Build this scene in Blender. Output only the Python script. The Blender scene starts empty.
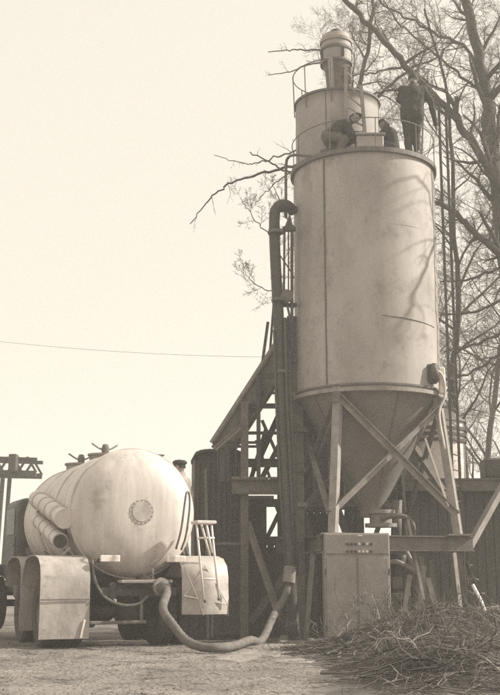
import bpy, math, random
import numpy as np
from mathutils import Vector, Matrix, noise
R = math.radians
random.seed(7)
scene = bpy.context.scene
COL = scene.collection

# ------------------------------------------------------------------ camera, sky, sun, exposure
F, CX, CY, HORIZON, CAM_Z = 1100.0, 250.0, 347.5, 575.0, 1.05      # photo pixels / metres
TILT = math.atan((HORIZON - CY) / F)
cam_data = bpy.data.cameras.new('camera')
cam = bpy.data.objects.new('camera', cam_data); COL.objects.link(cam)
cam.location = (0, 0, CAM_Z); cam.rotation_euler = (R(90) + TILT, 0, 0)
cam_data.sensor_fit = 'VERTICAL'; cam_data.sensor_height = 36.0
cam_data.lens = F / 695.0 * 36.0
cam_data.clip_start = 0.1; cam_data.clip_end = 6000
scene.camera = cam

SUN_EL, SUN_AZ = R(33), R(84)          # azimuth clockwise from +Y (the view direction)
world = bpy.data.worlds.new('World'); scene.world = world; world.use_nodes = True
nt = world.node_tree; nt.nodes.clear()
sky = nt.nodes.new('ShaderNodeTexSky'); sky.sky_type = 'NISHITA'; sky.sun_disc = False
sky.sun_elevation = SUN_EL; sky.sun_rotation = SUN_AZ
sky.air_density = 1.0; sky.dust_density = 4.0
bw = nt.nodes.new('ShaderNodeRGBToBW')
pw = nt.nodes.new('ShaderNodeMath'); pw.operation = 'POWER'; pw.inputs[1].default_value = 0.10   # veiled, nearly even white sky
tint = nt.nodes.new('ShaderNodeMix'); tint.data_type = 'RGBA'; tint.blend_type = 'MULTIPLY'
tint.inputs['Factor'].default_value = 1.0
tint.inputs['B'].default_value = (5.62, 5.26, 4.52, 1)              # warm monochrome print
bg = nt.nodes.new('ShaderNodeBackground'); bg.inputs['Strength'].default_value = 0.1
out = nt.nodes.new('ShaderNodeOutputWorld')
nt.links.new(sky.outputs[0], bw.inputs[0]); nt.links.new(bw.outputs[0], pw.inputs[0])
nt.links.new(pw.outputs[0], tint.inputs['A']); nt.links.new(tint.outputs['Result'], bg.inputs['Color'])
nt.links.new(bg.outputs[0], out.inputs['Surface'])

sd = bpy.data.lights.new('sun', 'SUN'); sd.energy = 5.0; sd.angle = R(1.3); sd.color = (1.0, 0.95, 0.83)
sun = bpy.data.objects.new('sun', sd); COL.objects.link(sun)
to_sun = Vector((math.sin(SUN_AZ) * math.cos(SUN_EL), math.cos(SUN_AZ) * math.cos(SUN_EL), math.sin(SUN_EL)))
sun.rotation_euler = to_sun.to_track_quat('Z', 'Y').to_euler(); sun.location = (12, 0, 20)
scene.view_settings.view_transform = 'Standard'; scene.view_settings.look = 'None'
scene.view_settings.exposure = 0.6; scene.view_settings.gamma = 1.0
scene.render.engine = 'CYCLES'
scene.cycles.use_denoising = False
scene.cycles.max_bounces = 6; scene.cycles.volume_bounces = 2
scene.cycles.transparent_max_bounces = 8

# ------------------------------------------------------------------ helpers
FWD = Vector((0, math.cos(TILT), math.sin(TILT))); UP = Vector((0, -math.sin(TILT), math.cos(TILT)))
def W(px, py, Y):
    """the point at world depth Y seen at photo pixel (px, py)"""
    d = FWD * F + Vector((1, 0, 0)) * (px - CX) - UP * (py - CY)
    return Vector((0, 0, CAM_Z)) + d * (Y / d.y)

MW = {}
class B:
    """collects shapes and links them as one mesh object"""
    def __init__(s): s.v = []; s.f = []
    def raw(s, vs, fs):
        o = len(s.v); s.v += [Vector(v) for v in vs]; s.f += [tuple(i + o for i in f) for f in fs]; return s
    def box(s, c, size, rot=None, taper=1.0):
        x, y, z = size[0] / 2, size[1] / 2, size[2] / 2; c = Vector(c)
        vs = []
        for k in (-1, 1):
            t = taper if k > 0 else 1.0
            vs += [Vector((-x*t, -y*t, k*z)), Vector((x*t, -y*t, k*z)), Vector((x*t, y*t, k*z)), Vector((-x*t, y*t, k*z))]
        if rot is not None: vs = [rot @ v for v in vs]
        return s.raw([v + c for v in vs], [(3,2,1,0), (4,5,6,7), (0,1,5,4), (1,2,6,5), (2,3,7,6), (3,0,4,7)])
    def bbox(s, c, size, b=0.01, rot=None):
        """box with chamfered edges"""
        x, y, z = size[0] / 2, size[1] / 2, size[2] / 2; c = Vector(c); b = min(b, x*.8, y*.8, z*.8)
        prof = [(-x+b, -y), (x-b, -y), (x, -y+b), (x, y-b), (x-b, y), (-x+b, y), (-x, y-b), (-x, -y+b)]
        vs = []
        for zz, ins in ((-z, b), (-z+b, 0), (z-b, 0), (z, b)):
            for (px, py) in prof:
                vs.append(Vector((px * (1 - ins / x), py * (1 - ins / y), zz)))
        fs = [tuple(range(7, -1, -1)), tuple(range(24, 32))]
        for k in range(3):
            for i in range(8):
                j = (i + 1) % 8; fs.append((k*8+i, k*8+j, k*8+8+j, k*8+8+i))
        if rot is not None: vs = [rot @ v for v in vs]
        return s.raw([v + c for v in vs], fs)
    def frame(s, d, hint=None):
        d = d.normalized(); h = Vector(hint) if hint is not None else (Vector((0, 0, 1)) if abs(d.z) < .9 else Vector((0, 1, 0)))
        a = d.cross(h).normalized(); return d, a, a.cross(d).normalized()
    def beam(s, p0, p1, w, h, hint=None):
        """square bar between two points: w across, h along the hint direction"""
        p0, p1 = Vector(p0), Vector(p1); d, a, u = s.frame(p1 - p0, hint)
        vs = [p + a * (i * w / 2) + u * (j * h / 2) for p in (p0, p1) for i, j in ((-1,-1), (1,-1), (1,1), (-1,1))]
        return s.raw(vs, [(3,2,1,0), (4,5,6,7), (0,1,5,4), (1,2,6,5), (2,3,7,6), (3,0,4,7)])
    def ibeam(s, p0, p1, w, h, t=0.015, hint=None):
        p0, p1 = Vector(p0), Vector(p1); d, a, u = s.frame(p1 - p0, hint)
        s.beam(p0, p1, t, h - 2*t, hint)
        for k in (-1, 1):
            o = u * (k * (h / 2 - t / 2)); s.beam(p0 + o, p1 + o, w, t, hint)
        return s
    def angle(s, p0, p1, w, h, t=0.012, hint=None):
        """L profile"""
        p0, p1 = Vector(p0), Vector(p1); d, a, u = s.frame(p1 - p0, hint)
        prof = [(-w/2,-h/2), (w/2,-h/2), (w/2,-h/2+t), (-w/2+t,-h/2+t), (-w/2+t,h/2), (-w/2,h/2)]
        vs = [p + a * i + u * j for p in (p0, p1) for i, j in prof]
        return s.raw(vs, [(5,4,3,2,1,0), tuple(range(6,12))] + [(i, (i+1)%6, 6+(i+1)%6, 6+i) for i in range(6)])
    def tube(s, pts, rad, n=8, caps=True):
        pts = [Vector(p) for p in pts]; m = len(pts)
        if not hasattr(rad, '__len__'): rad = [rad] * m
        u = None; vs = []; fs = []
        for i, p in enumerate(pts):
            d = (pts[min(i+1, m-1)] - pts[max(i-1, 0)]).normalized()
            if u is None: _, a, u = s.frame(d)
            u = (u - d * u.dot(d)).normalized(); a = d.cross(u)
            for k in range(n):
                t = 2 * math.pi * k / n; vs.append(p + (a * math.cos(t) + u * math.sin(t)) * rad[i])
        for i in range(m - 1):
            for k in range(n):
                j = (k + 1) % n; fs.append((i*n+k, i*n+j, i*n+n+j, i*n+n+k))
        if caps: fs += [tuple(range(n-1, -1, -1)), tuple(range((m-1)*n, m*n))]
        return s.raw(vs, fs)
    def lathe(s, prof, c=(0,0,0), n=48, axis='Z', a0=0, a1=2*math.pi):
        c = Vector(c); vs = []; fs = []; full = abs(a1 - a0 - 2*math.pi) < 1e-6
        m = n if full else n + 1
        for (r, z) in prof:
            for k in range(m):
                t = a0 + (a1 - a0) * k / n; x, y = r * math.cos(t), r * math.sin(t)
                vs.append(c + (Vector((x, y, z)) if axis == 'Z' else Vector((y, z, x)) if axis == 'Y' else Vector((z, x, y))))
        for i in range(len(prof) - 1):
            for k in range(n):
                j = (k + 1) % m; fs.append((i*m+k, i*m+j, i*m+m+j, i*m+m+k))
        return s.raw(vs, fs)
    def ball(s, c, r, n=10, m=6):
        r = Vector(r) if hasattr(r, '__len__') else Vector((r, r, r)); c = Vector(c)
        vs = [c + Vector((0,0,-r.z))]; fs = []
        for i in range(1, m):
            a = -math.pi/2 + math.pi*i/m
            for k in range(n):
                t = 2*math.pi*k/n; vs.append(c + Vector((r.x*math.cos(a)*math.cos(t), r.y*math.cos(a)*math.sin(t), r.z*math.sin(a))))
        vs.append(c + Vector((0,0,r.z))); last = len(vs)-1
        for k in range(n):
            j = (k+1) % n; fs.append((0, 1+j, 1+k)); fs.append((last, last-n+k, last-n+j))
            for i in range(m-2): fs.append((1+i*n+k, 1+i*n+j, 1+i*n+n+j, 1+i*n+n+k))
        return s.raw(vs, fs)
    def build(s, name, mat, parent=None, smooth=False, local=False, kind=None, sharp=None):
        inv = None
        if parent is not None and not local: inv = MW[parent].inverted()
        vs = [inv @ v for v in s.v] if inv is not None else s.v
        me = bpy.data.meshes.new(name); me.from_pydata(vs, [], s.f); me.update()
        if smooth:
            me.polygons.foreach_set('use_smooth', [True] * len(me.polygons))
            if sharp: me.set_sharp_from_angle(angle=R(sharp))
        if mat: me.materials.append(mat)
        o = bpy.data.objects.new(name, me); COL.objects.link(o)
        if parent is not None: o.parent = parent; MW[o] = MW[parent]
        else: MW[o] = Matrix.Identity(4)
        if kind: o['kind'] = kind
        return o

def tag(o, label=None, cat=None, group=None, kind=None):
    if label: o['label'] = label
    if cat: o['category'] = cat
    if group: o['group'] = group
    if kind: o['kind'] = kind
    return o
def thing(name, label, cat, loc, rz=0.0, group=None):
    o = bpy.data.objects.new(name, None); COL.objects.link(o); o.empty_display_size = 0.2
    o.location = loc; o.rotation_euler = (0, 0, rz)
    MW[o] = Matrix.Translation(Vector(loc)) @ Matrix.Rotation(rz, 4, 'Z')
    return tag(o, label, cat, group)
def copy_part(src, parent, loc):
    c = src.copy(); COL.objects.link(c); c.parent = parent; c.location = loc; return c
def smooth_path(pts, k=6):
    pts = [Vector(p) for p in pts]; P = [2*pts[0]-pts[1]] + pts + [2*pts[-1]-pts[-2]]; o = []
    for i in range(1, len(P) - 2):
        for j in range(k):
            t = j / k; a, b, c, d = P[i-1], P[i], P[i+1], P[i+2]
            o.append(0.5 * ((2*b) + (c-a)*t + (2*a-5*b+4*c-d)*t*t + (3*b-a-3*c+d)*t**3))
    return o + [pts[-1]]

# ------------------------------------------------------------------ materials (warm monochrome, as the print shows every colour)
def tone(v): return (min(v * 1.05, 1), v * 0.945, v * 0.885, 1)
def mat(name, v, v2=None, scale=3.0, rough=0.8, metal=0.0, bump=0.15, bscale=30, bdist=.02, stretch=(1,1,1), spots=None, detail=6, lo=.35, hi=.65, spec=0.3):
    """two tones mixed by noise, optional sharper stains, fine relief"""
    m = bpy.data.materials.new(name); m.use_nodes = True; n = m.node_tree.nodes; l = m.node_tree.links
    p = n['Principled BSDF']; p.inputs['Roughness'].default_value = rough; p.inputs['Metallic'].default_value = metal
    p.inputs['Specular IOR Level'].default_value = spec
    tc = n.new('ShaderNodeTexCoord'); mp = n.new('ShaderNodeMapping'); mp.inputs['Scale'].default_value = stretch
    l.new(tc.outputs['Object'], mp.inputs['Vector'])
    nz = n.new('ShaderNodeTexNoise'); nz.inputs['Scale'].default_value = scale; nz.inputs['Detail'].default_value = detail
    nz.inputs['Roughness'].default_value = .65
    l.new(mp.outputs[0], nz.inputs['Vector'])
    rp = n.new('ShaderNodeValToRGB'); rp.color_ramp.elements[0].position = lo; rp.color_ramp.elements[1].position = hi
    rp.color_ramp.elements[0].color = tone(v if v2 is None else v2); rp.color_ramp.elements[1].color = tone(v)
    l.new(nz.outputs['Fac'], rp.inputs['Fac']); col = rp.outputs['Color']
    if spots:                                    # (tone, scale, threshold, strength)
        n2 = n.new('ShaderNodeTexNoise'); n2.inputs['Scale'].default_value = spots[1]; n2.inputs['Detail'].default_value = 9
        n2.inputs['Roughness'].default_value = .72
        l.new(tc.outputs['Object'], n2.inputs['Vector'])
        r2 = n.new('ShaderNodeValToRGB'); r2.color_ramp.elements[0].position = spots[2]; r2.color_ramp.elements[1].position = spots[2] + .09
        r2.color_ramp.elements[0].color = (0,0,0,1); r2.color_ramp.elements[1].color = (spots[3],)*3 + (1,)
        l.new(n2.outputs['Fac'], r2.inputs['Fac'])
        mx = n.new('ShaderNodeMix'); mx.data_type = 'RGBA'; mx.inputs['B'].default_value = tone(spots[0])
        l.new(r2.outputs['Color'], mx.inputs['Factor']); l.new(col, mx.inputs['A']); col = mx.outputs['Result']
    l.new(col, p.inputs['Base Color'])
    if bump:
        n3 = n.new('ShaderNodeTexNoise'); n3.inputs['Scale'].default_value = bscale; n3.inputs['Detail'].default_value = 5
        l.new(tc.outputs['Object'], n3.inputs['Vector'])
        b = n.new('ShaderNodeBump'); b.inputs['Strength'].default_value = bump; b.inputs['Distance'].default_value = bdist
        l.new(n3.outputs['Fac'], b.inputs['Height']); l.new(b.outputs[0], p.inputs['Normal'])
    return m
M = {
 'ground': mat('dry_dirt', .27, .15, scale=.9, bump=1.0, bscale=16, bdist=.06, detail=10, spots=(.09, 2.4, .53, .85), rough=.95, spec=.1),
 'pad':    mat('concrete', .38, .26, scale=3, bump=.3, bscale=40, rough=.9),
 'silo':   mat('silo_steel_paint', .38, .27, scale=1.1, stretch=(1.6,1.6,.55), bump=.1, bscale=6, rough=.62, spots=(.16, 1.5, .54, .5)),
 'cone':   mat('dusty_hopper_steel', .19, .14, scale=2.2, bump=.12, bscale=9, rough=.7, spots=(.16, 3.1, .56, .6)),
 'drum':   mat('filter_drum_paint', .34, .26, scale=1.6, bump=.08, bscale=8, rough=.65, spots=(.27, 2.4, .56, .45)),
 'seam':   mat('weld_seam', .15, .10, scale=14, bump=.4, bscale=60),
 'steel':  mat('weathered_steel', .17, .10, scale=5, bump=.25, bscale=50, spots=(.12, 6, .56, .6), rough=.7),
 'lsteel': mat('dusty_pale_steel', .30, .20, scale=4, bump=.2, bscale=50, spots=(.18, 7, .56, .55), rough=.7),
 'dsteel': mat('dark_steel', .085, .055, scale=5, bump=.2, bscale=40, rough=.65),
 'white':  mat('white_paint', .74, .60, scale=5, bump=.1, spots=(.3, 8, .58, .5), rough=.55),
 'tank':   mat('tank_paint', .62, .44, scale=3.2, stretch=(1.5,1.5,.22), bump=.07, bscale=5, rough=.48, spots=(.28, 2.0, .55, .5), spec=.45),
 'fender': mat('dusty_sheet_metal', .52, .34, scale=3.2, bump=.25, bscale=7, rough=.5, spots=(.24, 4, .55, .5)),
 'flap':   mat('flap_rubber_dusty', .42, .28, scale=4, stretch=(1,1,.4), bump=.25, bscale=12, rough=.9, spots=(.2, 5, .56, .6)),
 'tyre':   mat('tyre_rubber', .07, .045, scale=8, bump=.3, bscale=40, rough=.85, spots=(.2, 5, .58, .5)),
 'black':  mat('dark_paint', .07, .045, scale=4, bump=.1, rough=.5, spots=(.14, 5, .57, .6)),
 'hose':   mat('rubber_hose', .16, .10, scale=9, bump=.35, bscale=70, rough=.8),
 'wood':   mat('grey_timber', .26, .17, scale=3, stretch=(6,6,.6), bump=.5, bscale=25, rough=.9),
 'dwood':  mat('tarred_boards', .10, .06, scale=3, stretch=(6,6,.5), bump=.5, bscale=25, rough=.85, spots=(.15, 3, .58, .5)),
 'cab':    mat('cabinet_paint', .30, .22, scale=2.2, bump=.15, bscale=12, rough=.6, spots=(.38, 4, .55, .4)),
 'bark':   mat('bark', .11, .065, scale=9, stretch=(1,1,.3), bump=.8, bscale=22, rough=.95),
 'twig':   mat('twig_bark', .18, .11, scale=4, bump=0, rough=.95),
 'brush':  mat('cut_brushwood', .16, .07, scale=1.3, bump=0, rough=.95),
 'stick':  mat('bare_branch', .30, .17, scale=3, bump=.3, rough=.9),
 'cloth':  mat('dark_work_cloth', .06, .035, scale=6, bump=.4, bscale=18, rough=.95),
 'cloth2': mat('grey_work_cloth', .16, .11, scale=6, bump=.4, bscale=18, rough=.95),
 'shirt':  mat('pale_shirt_cloth', .46, .36, scale=6, bump=.3, bscale=18, rough=.95),
 'skin':   mat('skin', .27, .22, scale=8, bump=.05, rough=.6),
 'hair':   mat('dark_hair', .04, .025, scale=20, bump=.4, bscale=60, rough=.8),
 'glass':  mat('dark_glass', .03, .02, scale=2, bump=0, rough=.35, spec=.4),
 'haze':   None,
}

# ------------------------------------------------------------------ the ground
def ground_z(x, y):
    t = min(max((y - 17.2) / 3.0, 0), 1); z = -0.2 * t * t * (3 - 2*t)
    return z
def bumpy(x, y):
    z = ground_z(x, y)
    if 7 < y < 30 and abs(x) < 9:
        z += .035 * noise.fractal(Vector((x*.9, y*.9, 0)), 1, 2, 5) + .012 * noise.fractal(Vector((x*5, y*5, 3)), 1, 2, 3)
        for rx in (-3.4, -1.6, -.15, .75):                       # wheel ruts running in towards the silo
            d = (x - rx - .05 * y + .5); z -= .03 * math.exp(-((d + .12*noise.noise(Vector((0, y*.7, rx)))) / .30) ** 2) * min(1, max(0, (18 - y)/3)) * (.6 + .8*noise.noise(Vector((x*2, y*2, 7))))
    return z
def axis_steps(lo, hi, fine, far):
    a = []; x = lo
    while x < hi: a.append(x); x += fine
    s = fine
    while x < far: a.append(x); s *= 1.5; x += s
    a.append(far); return a
ys = [-60, -20, -5, 3, 6] + axis_steps(7.5, 25, .1, 400)
xp = axis_steps(0, 7.5, .1, 400); xs = [-x for x in reversed(xp[1:])] + xp
b = B(); nx = len(xs)
b.v = [Vector((x, y, bumpy(x, y))) for y in ys for x in xs]
b.f = [(j*nx+i, j*nx+i+1, j*nx+nx+i+1, j*nx+nx+i) for j in range(len(ys)-1) for i in range(nx-1)]
b.build('ground', M['ground'], smooth=True, kind='structure')
# pale trodden strip of hard ground in front of the cabinet, sinking under the dirt at its ragged edge
b = B(); n = 60
for j in range(n + 1):
    for i in range(n + 1):
        u, v = i/n*2 - 1, j/n*2 - 1; x, y = .35 + 1.15*u + .1*v, 15.6 + 2.2*v
        d = (u*u + v*v) ** .5 + .55*noise.fractal(Vector((x*1.7, y*1.1, 5)), 1, 2, 5)
        d += 4*max(0, max(abs(u), abs(v)) - .7)
        b.v.append(Vector((x, y, bumpy(x, y) + .014 - .05*max(0, d - .3))))
b.f = [(j*(n+1)+i, j*(n+1)+i+1, j*(n+1)+n+2+i, j*(n+1)+n+1+i) for j in range(n) for i in range(n)]
b.build('path', mat('trodden_ground', .31, .2, scale=2, bump=.6, bscale=18, bdist=.04, rough=.95, spots=(.14, 3, .53, .7)), smooth=True, kind='structure')

# ------------------------------------------------------------------ main silo
YS = 21.0
C0 = W(365.5, 285, YS); SX = C0.x
Z_TOP, Z_BOT, Z_CONE = W(365, 177, YS).z, W(365, 399, YS).z, W(365, 512, YS).z
RS = 1.405; GZ = -0.2
silo = thing('cement_silo', 'large upright grey steel cement silo with conical hopper on braced legs', 'silo', (SX, YS, GZ))
def sp(ang, r, z):                      # ang: degrees to the right of the side facing the camera
    return Vector((SX + r * math.sin(R(ang)), YS - r * math.cos(R(ang)), z))
b = B(); prof = []
nz_ = 14
for i in range(nz_ + 1):
    z = Z_BOT + (Z_TOP - Z_BOT) * i / nz_; prof.append((RS + .006 * math.sin(i * 2.1), z))
b.lathe(prof, (SX, YS, 0), 96)
for i, v in enumerate(b.v):             # slight dents of rolled plate
    d = Vector((v.x - SX, v.y - YS, 0)).normalized(); v += d * (.012 * noise.noise(Vector((v.x*1.3, v.y*1.3, v.z*1.1))))
shell = b.build('shell', M['silo'], silo, smooth=True)
b = B().lathe([(RS - .03, Z_TOP - .02), (RS+.055, Z_TOP - .02), (RS+.055, Z_TOP + .07), (RS - .03, Z_TOP + .07)], (SX, YS, 0), 96)
b.build('top_rim', M['steel'], silo)
b = B().lathe([(RS, Z_TOP + .05), (.25, Z_TOP + .16), (0, Z_TOP + .16)], (SX, YS, 0), 64)
b.build('roof', M['drum'], silo, smooth=True)
for k, (zz, h, e) in enumerate(((Z_BOT - .035, .07, .075), (Z_BOT + .06, .035, .045))):
    b = B().lathe([(RS - .03, zz - h/2), (RS + e, zz - h/2), (RS + e, zz + h/2), (RS - .03, zz + h/2)], (SX, YS, 0), 96)
    b.build('bottom_ring', M['lsteel' if k == 0 else 'steel'], silo)
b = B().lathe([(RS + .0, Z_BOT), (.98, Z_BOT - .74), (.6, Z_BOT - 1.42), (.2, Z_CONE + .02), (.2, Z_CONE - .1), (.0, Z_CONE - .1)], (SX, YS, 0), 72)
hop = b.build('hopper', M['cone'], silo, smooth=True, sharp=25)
for a in (-52, 18, 88, 160, 232):                    # plate seams on the hopper
    b = B().tube([sp(a, RS - .02 + .012, Z_BOT - .03), sp(a, .98 + .012, Z_BOT - .74), sp(a, .6 + .012, Z_BOT - 1.42), sp(a, .212, Z_CONE + .05)], .008, 5)
    b.build('weld_seam', M['seam'], hop)
for a, z0, z1 in ((-38, Z_BOT + .1, Z_TOP - .05), (142, Z_BOT + .1, Z_TOP - .05)):
    b = B().tube([sp(a, RS + .006, z0 + (z1 - z0) * i / 14) for i in range(15)], .016, 5)
    b.build('weld_seam', M['seam'], shell)
for zz in (Z_BOT + 3.1,):
    b = B().tube([sp(a, RS + .001, zz) for a in range(-95, 100, 5)], .005, 5); b.build('weld_seam', M['silo'], shell)
# sagging wire round the shell
b = B().tube([sp(a, RS + .010, W(380, 318, YS - 1.2).z - .0016*(a - 8)) for a in range(6, 60, 4)], .007, 5)
b.build('wire', M['dsteel'], silo)
# outlet valve
b = B().lathe([(.0, Z_CONE+.03), (.27, Z_CONE + .03), (.27, Z_CONE - .04), (.21, Z_CONE - .04), (.21, Z_CONE - .22), (.3, Z_CONE - .22), (.3, Z_CONE - .29), (0, Z_CONE - .29)], (SX + .18, YS - .1, 0), 28)
b.build('outlet_valve', M['lsteel'], silo, smooth=True, sharp=30)
# legs
LEG_A = (-29, 61, 151, 241); Z_BEAM = W(420, 535, 19.7).z
top = [sp(a, RS - .02, Z_BOT - .02) for a in LEG_A]; foot = [sp(a, RS + .30, Z_BEAM) for a in LEG_A]
legs = []
for k in range(4):
    d = (top[k] - Vector((SX, YS, top[k].z))).normalized(); tang = d.cross(Vector((0,0,1)))
    p0, p1 = foot[k], top[k] + Vector((0,0,.05))
    b = B()
    for s_ in (-1, 1):
        o = tang * (.06 * s_); b.beam(p0 + o, p1 + o, .02, .14, d)
    b.beam(p0 + d*.06, p1 + d*.06, .10, .014, d)
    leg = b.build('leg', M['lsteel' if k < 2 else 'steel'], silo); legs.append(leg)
    B().box(foot[k] + Vector((0,0,.015)), (.42, .42, .03)).build('foot_plate', M['lsteel'], leg)
    B().bbox(top[k] + d*.08 - Vector((0,0,.16)), (.13, .13, .20), .02).build('gusset', M['steel'], leg)
def lerp(a, c, t): return a + (c - a) * t
for k in range(4):
    j = (k + 1) % 4; o = ((top[k] + top[j]) / 2 - Vector((SX, YS, top[k].z))).normalized()
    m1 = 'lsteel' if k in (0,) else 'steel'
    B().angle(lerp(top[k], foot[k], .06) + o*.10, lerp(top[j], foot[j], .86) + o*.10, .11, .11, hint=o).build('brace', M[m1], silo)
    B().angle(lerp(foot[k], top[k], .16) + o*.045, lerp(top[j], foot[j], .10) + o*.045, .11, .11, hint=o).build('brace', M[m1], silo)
# base frame: ring of I beams on posts
for k in range(4):
    j = (k + 1) % 4; d = (foot[j] - foot[k]).normalized(); dz = Vector((0, 0, -.14))
    B().ibeam(foot[k] - d*(.28 if k % 2 == 0 else -.11) + dz, foot[j] + d*(.28 if k % 2 == 0 else -.11) + dz, .16, .27, .02).build('base_beam', M['steel'], silo)
for k in range(4):
    p = foot[k]
    b = B().ibeam(Vector((p.x, p.y, GZ - .1)), Vector((p.x, p.y, Z_BEAM - .275)), .18, .18, .016, hint=(1,0,0)); b.build('post', M['steel'], silo)
    B().bbox((p.x, p.y, GZ + .03), (.42, .42, .16), .02).build('footing', M['pad'], silo)
B().beam(foot[1] + Vector((-.10,-.1,-.3)), Vector((foot[1].x + .02, foot[1].y - .12, GZ)), .06, .06).build('brace', M['white'], silo)
B().beam(foot[0] + Vector((-.13,-.03,-.3)), Vector((foot[0].x - .16, foot[0].y - .1, GZ)), .05, .05).build('brace', M['lsteel'], silo)
B().beam(lerp(top[1], foot[1], .34) + Vector((-.35,-.05,.05)), lerp(top[1], foot[1], .80) + Vector((-.12,-.1,0)), .035, .07).build('brace', M['white'], silo)
# guard rail round the roof
Z_RAIL = W(365, 146, YS).z
b = B().tube([sp(a, RS + .02, Z_RAIL) for a in range(0, 365, 5)], .010, 6, caps=False); rail = b.build('guard_rail', M['steel'], silo, smooth=True)
for a in range(-140, 220, 36):
    B().tube([sp(a, RS + .02, Z_TOP + .05), sp(a, RS + .02, Z_RAIL)], .009, 6).build('rail_post', M['steel'], rail)
# bent vent pipe over the left edge of the roof
b = B().tube(smooth_path([W(286, 218, 20.8), W(286, 170, 20.8), W(288, 158, 20.7), W(296, 155, 20.5), W(312, 156.5, 20.3), W(325, 156, 20.1)]), .028, 8)
b.build('vent_pipe', M['steel'], silo, smooth=True)
# junction box with cable at the right edge of the shell
p = W(431.5, 374, 20.08)
jb = B().bbox(p, (.24, .16, .36), .03).build('junction_box', M['dsteel'], silo)
B().lathe([(0, .16), (.05, .16), (.10, -.14), (.0, -.14)], p + Vector((.04, -.1, .02)), 14).build('lamp_hood', M['steel'], jb, smooth=True)
B().tube(smooth_path([p + Vector((.05,-.05,.1)), p + Vector((.2,-.05,-.05)), p + Vector((.24,0,-.4)), p + Vector((.12,0,-.75)), p + Vector((.2,0,-1.4))]), .02, 6).build('cable', M['white'], jb, smooth=True)
B().bbox(p + Vector((.2, .05, -.12)), (.12, .1, .5), .02).build('bracket', M['white'], jb)
# roof hatch the men lean on
p = sp(0, 1.12, Z_TOP)
hb = thing('hatch_box', 'pale sheet metal hatch box on the silo roof between the crouching men', 'hatch', (SX + .03, YS - .92, Z_TOP + .07))
B().bbox((SX + .03, YS - .92, Z_TOP + .25), (.52, .42, .36), .02).build('box_body', M['drum'], hb)
B().bbox((SX + .03, YS - .92, Z_TOP + .452), (.58, .48, .045), .01).build('lid', M['lsteel'], hb)

# ------------------------------------------------------------------ filter drum on the roof, cyclone, ladders
DY = 21.35; dc = W(337.5, 125, DY); DXc = dc.x; DR = .865
Z_DT = W(337, 107, DY).z
drum = thing('filter_drum', 'smaller grey steel drum standing on top of the large silo', 'drum', (DXc, DY, Z_TOP + .08))
b = B().lathe([(DR, Z_TOP + .05)] + [(DR + .004*math.sin(i*3), Z_TOP + .05 + (Z_DT - Z_TOP - .05) * i / 8) for i in range(1, 9)] + [(DR, Z_DT)], (DXc, DY, 0), 64)
b.build('shell', M['drum'], drum, smooth=True)
B().lathe([(DR - .02, Z_DT - .01), (DR + .03, Z_DT - .01), (DR + .03, Z_DT + .035), (DR - .02, Z_DT + .035)], (DXc, DY, 0), 64).build('top_rim', M['steel'], drum)
B().lathe([(DR, Z_DT + .02), (.3, Z_DT + .17), (0, Z_DT + .19)], (DXc, DY, 0), 48).build('roof', M['drum'], drum, smooth=True)
def dp(a, r, z): return Vector((DXc + r*math.sin(R(a)), DY - r*math.cos(R(a)), z))
for a in (-20, 70): B().tube([dp(a, DR + .003, Z_TOP + .1), dp(a, DR + .003, Z_DT - .02)], .009, 5).build('weld_seam', M['seam'], drum)
zr = W(300, 78, DY).z
rg = B().tube([dp(a, DR + .05, zr) for a in range(-175, -8, 6)], .012, 6).build('guard_rail', M['steel'], drum, smooth=True)
for a in (-170, -130, -88, -50, -12): B().tube([dp(a, DR + .02, Z_DT - .25), dp(a, DR + .05, zr)], .011, 6).build('rail_post', M['steel'], rg)
# cyclone
TYc = 21.2; tcx = W(336.5, 70, TYc).x
def tz(py): return W(336, py, TYc).z
cyc = thing('cyclone', 'cylindrical dust cyclone with domed cap on top of the smaller drum', 'cyclone', (tcx, TYc, Z_DT + .15))
B().lathe([(.20, Z_DT + .02), (.21, tz(88)), (.235, tz(72)), (.30, tz(66)), (.315, tz(64))], (tcx, TYc, 0), 32).build('lower_body', M['steel'], cyc, smooth=True, sharp=35)
B().lathe([(.31, tz(65)), (.315, tz(50)), (.31, tz(42))], (tcx, TYc, 0), 36).build('upper_body', M['drum'], cyc, smooth=True)
B().lathe([(.31, tz(53)), (.34, tz(53)), (.34, tz(50.5)), (.31, tz(50.5))], (tcx, TYc, 0), 36).build('band', M['steel'], cyc)
B().lathe([(.31, tz(66)), (.335, tz(66)), (.335, tz(64)), (.31, tz(64))], (tcx, TYc, 0), 36).build('band', M['steel'], cyc)
B().lathe([(.335, tz(45)), (.345, tz(42.4)), (.315, tz(42)), (.285, tz(37)), (.13, tz(36.2))], (tcx, TYc, 0), 36).build('cap', M['drum'], cyc, smooth=True, sharp=20)
B().lathe([(.12, tz(36)), (.13, tz(32.5)), (.11, tz(31)), (0, tz(30.6))], (tcx, TYc, 0), 24).build('cap_plug', M['dsteel'], cyc, smooth=True, sharp=40)
for k in range(4):
    a = k*90 + 20; B().box((tcx + .33*math.sin(R(a)), TYc - .33*math.cos(R(a)), tz(58)), (.05, .05, .2)).build('lug', M['dsteel'], cyc)
B().bbox((tcx + .21, TYc - .12, tz(78)), (.18, .2, .34), .02).build('inlet_box', M['steel'], cyc)
def ladder(name, label, a0, a1, b0, b1, n, r=.018, m='lsteel', group=None, rr=.011):
    lo = (a0 + b0) / 2
    t = thing(name, label, 'ladder', lo, group=group)
    B().beam(a0, a1, r*2, r*2.4).build('rail', M[m], t); B().beam(b0, b1, r*2, r*2.4).build('rail', M[m], t)
    for k in range(n):
        q = (k + .6) / n; B().tube([lerp(a0, a1, q), lerp(b0, b1, q)], rr, 6).build('rung', M[m], t)
    return t
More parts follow.
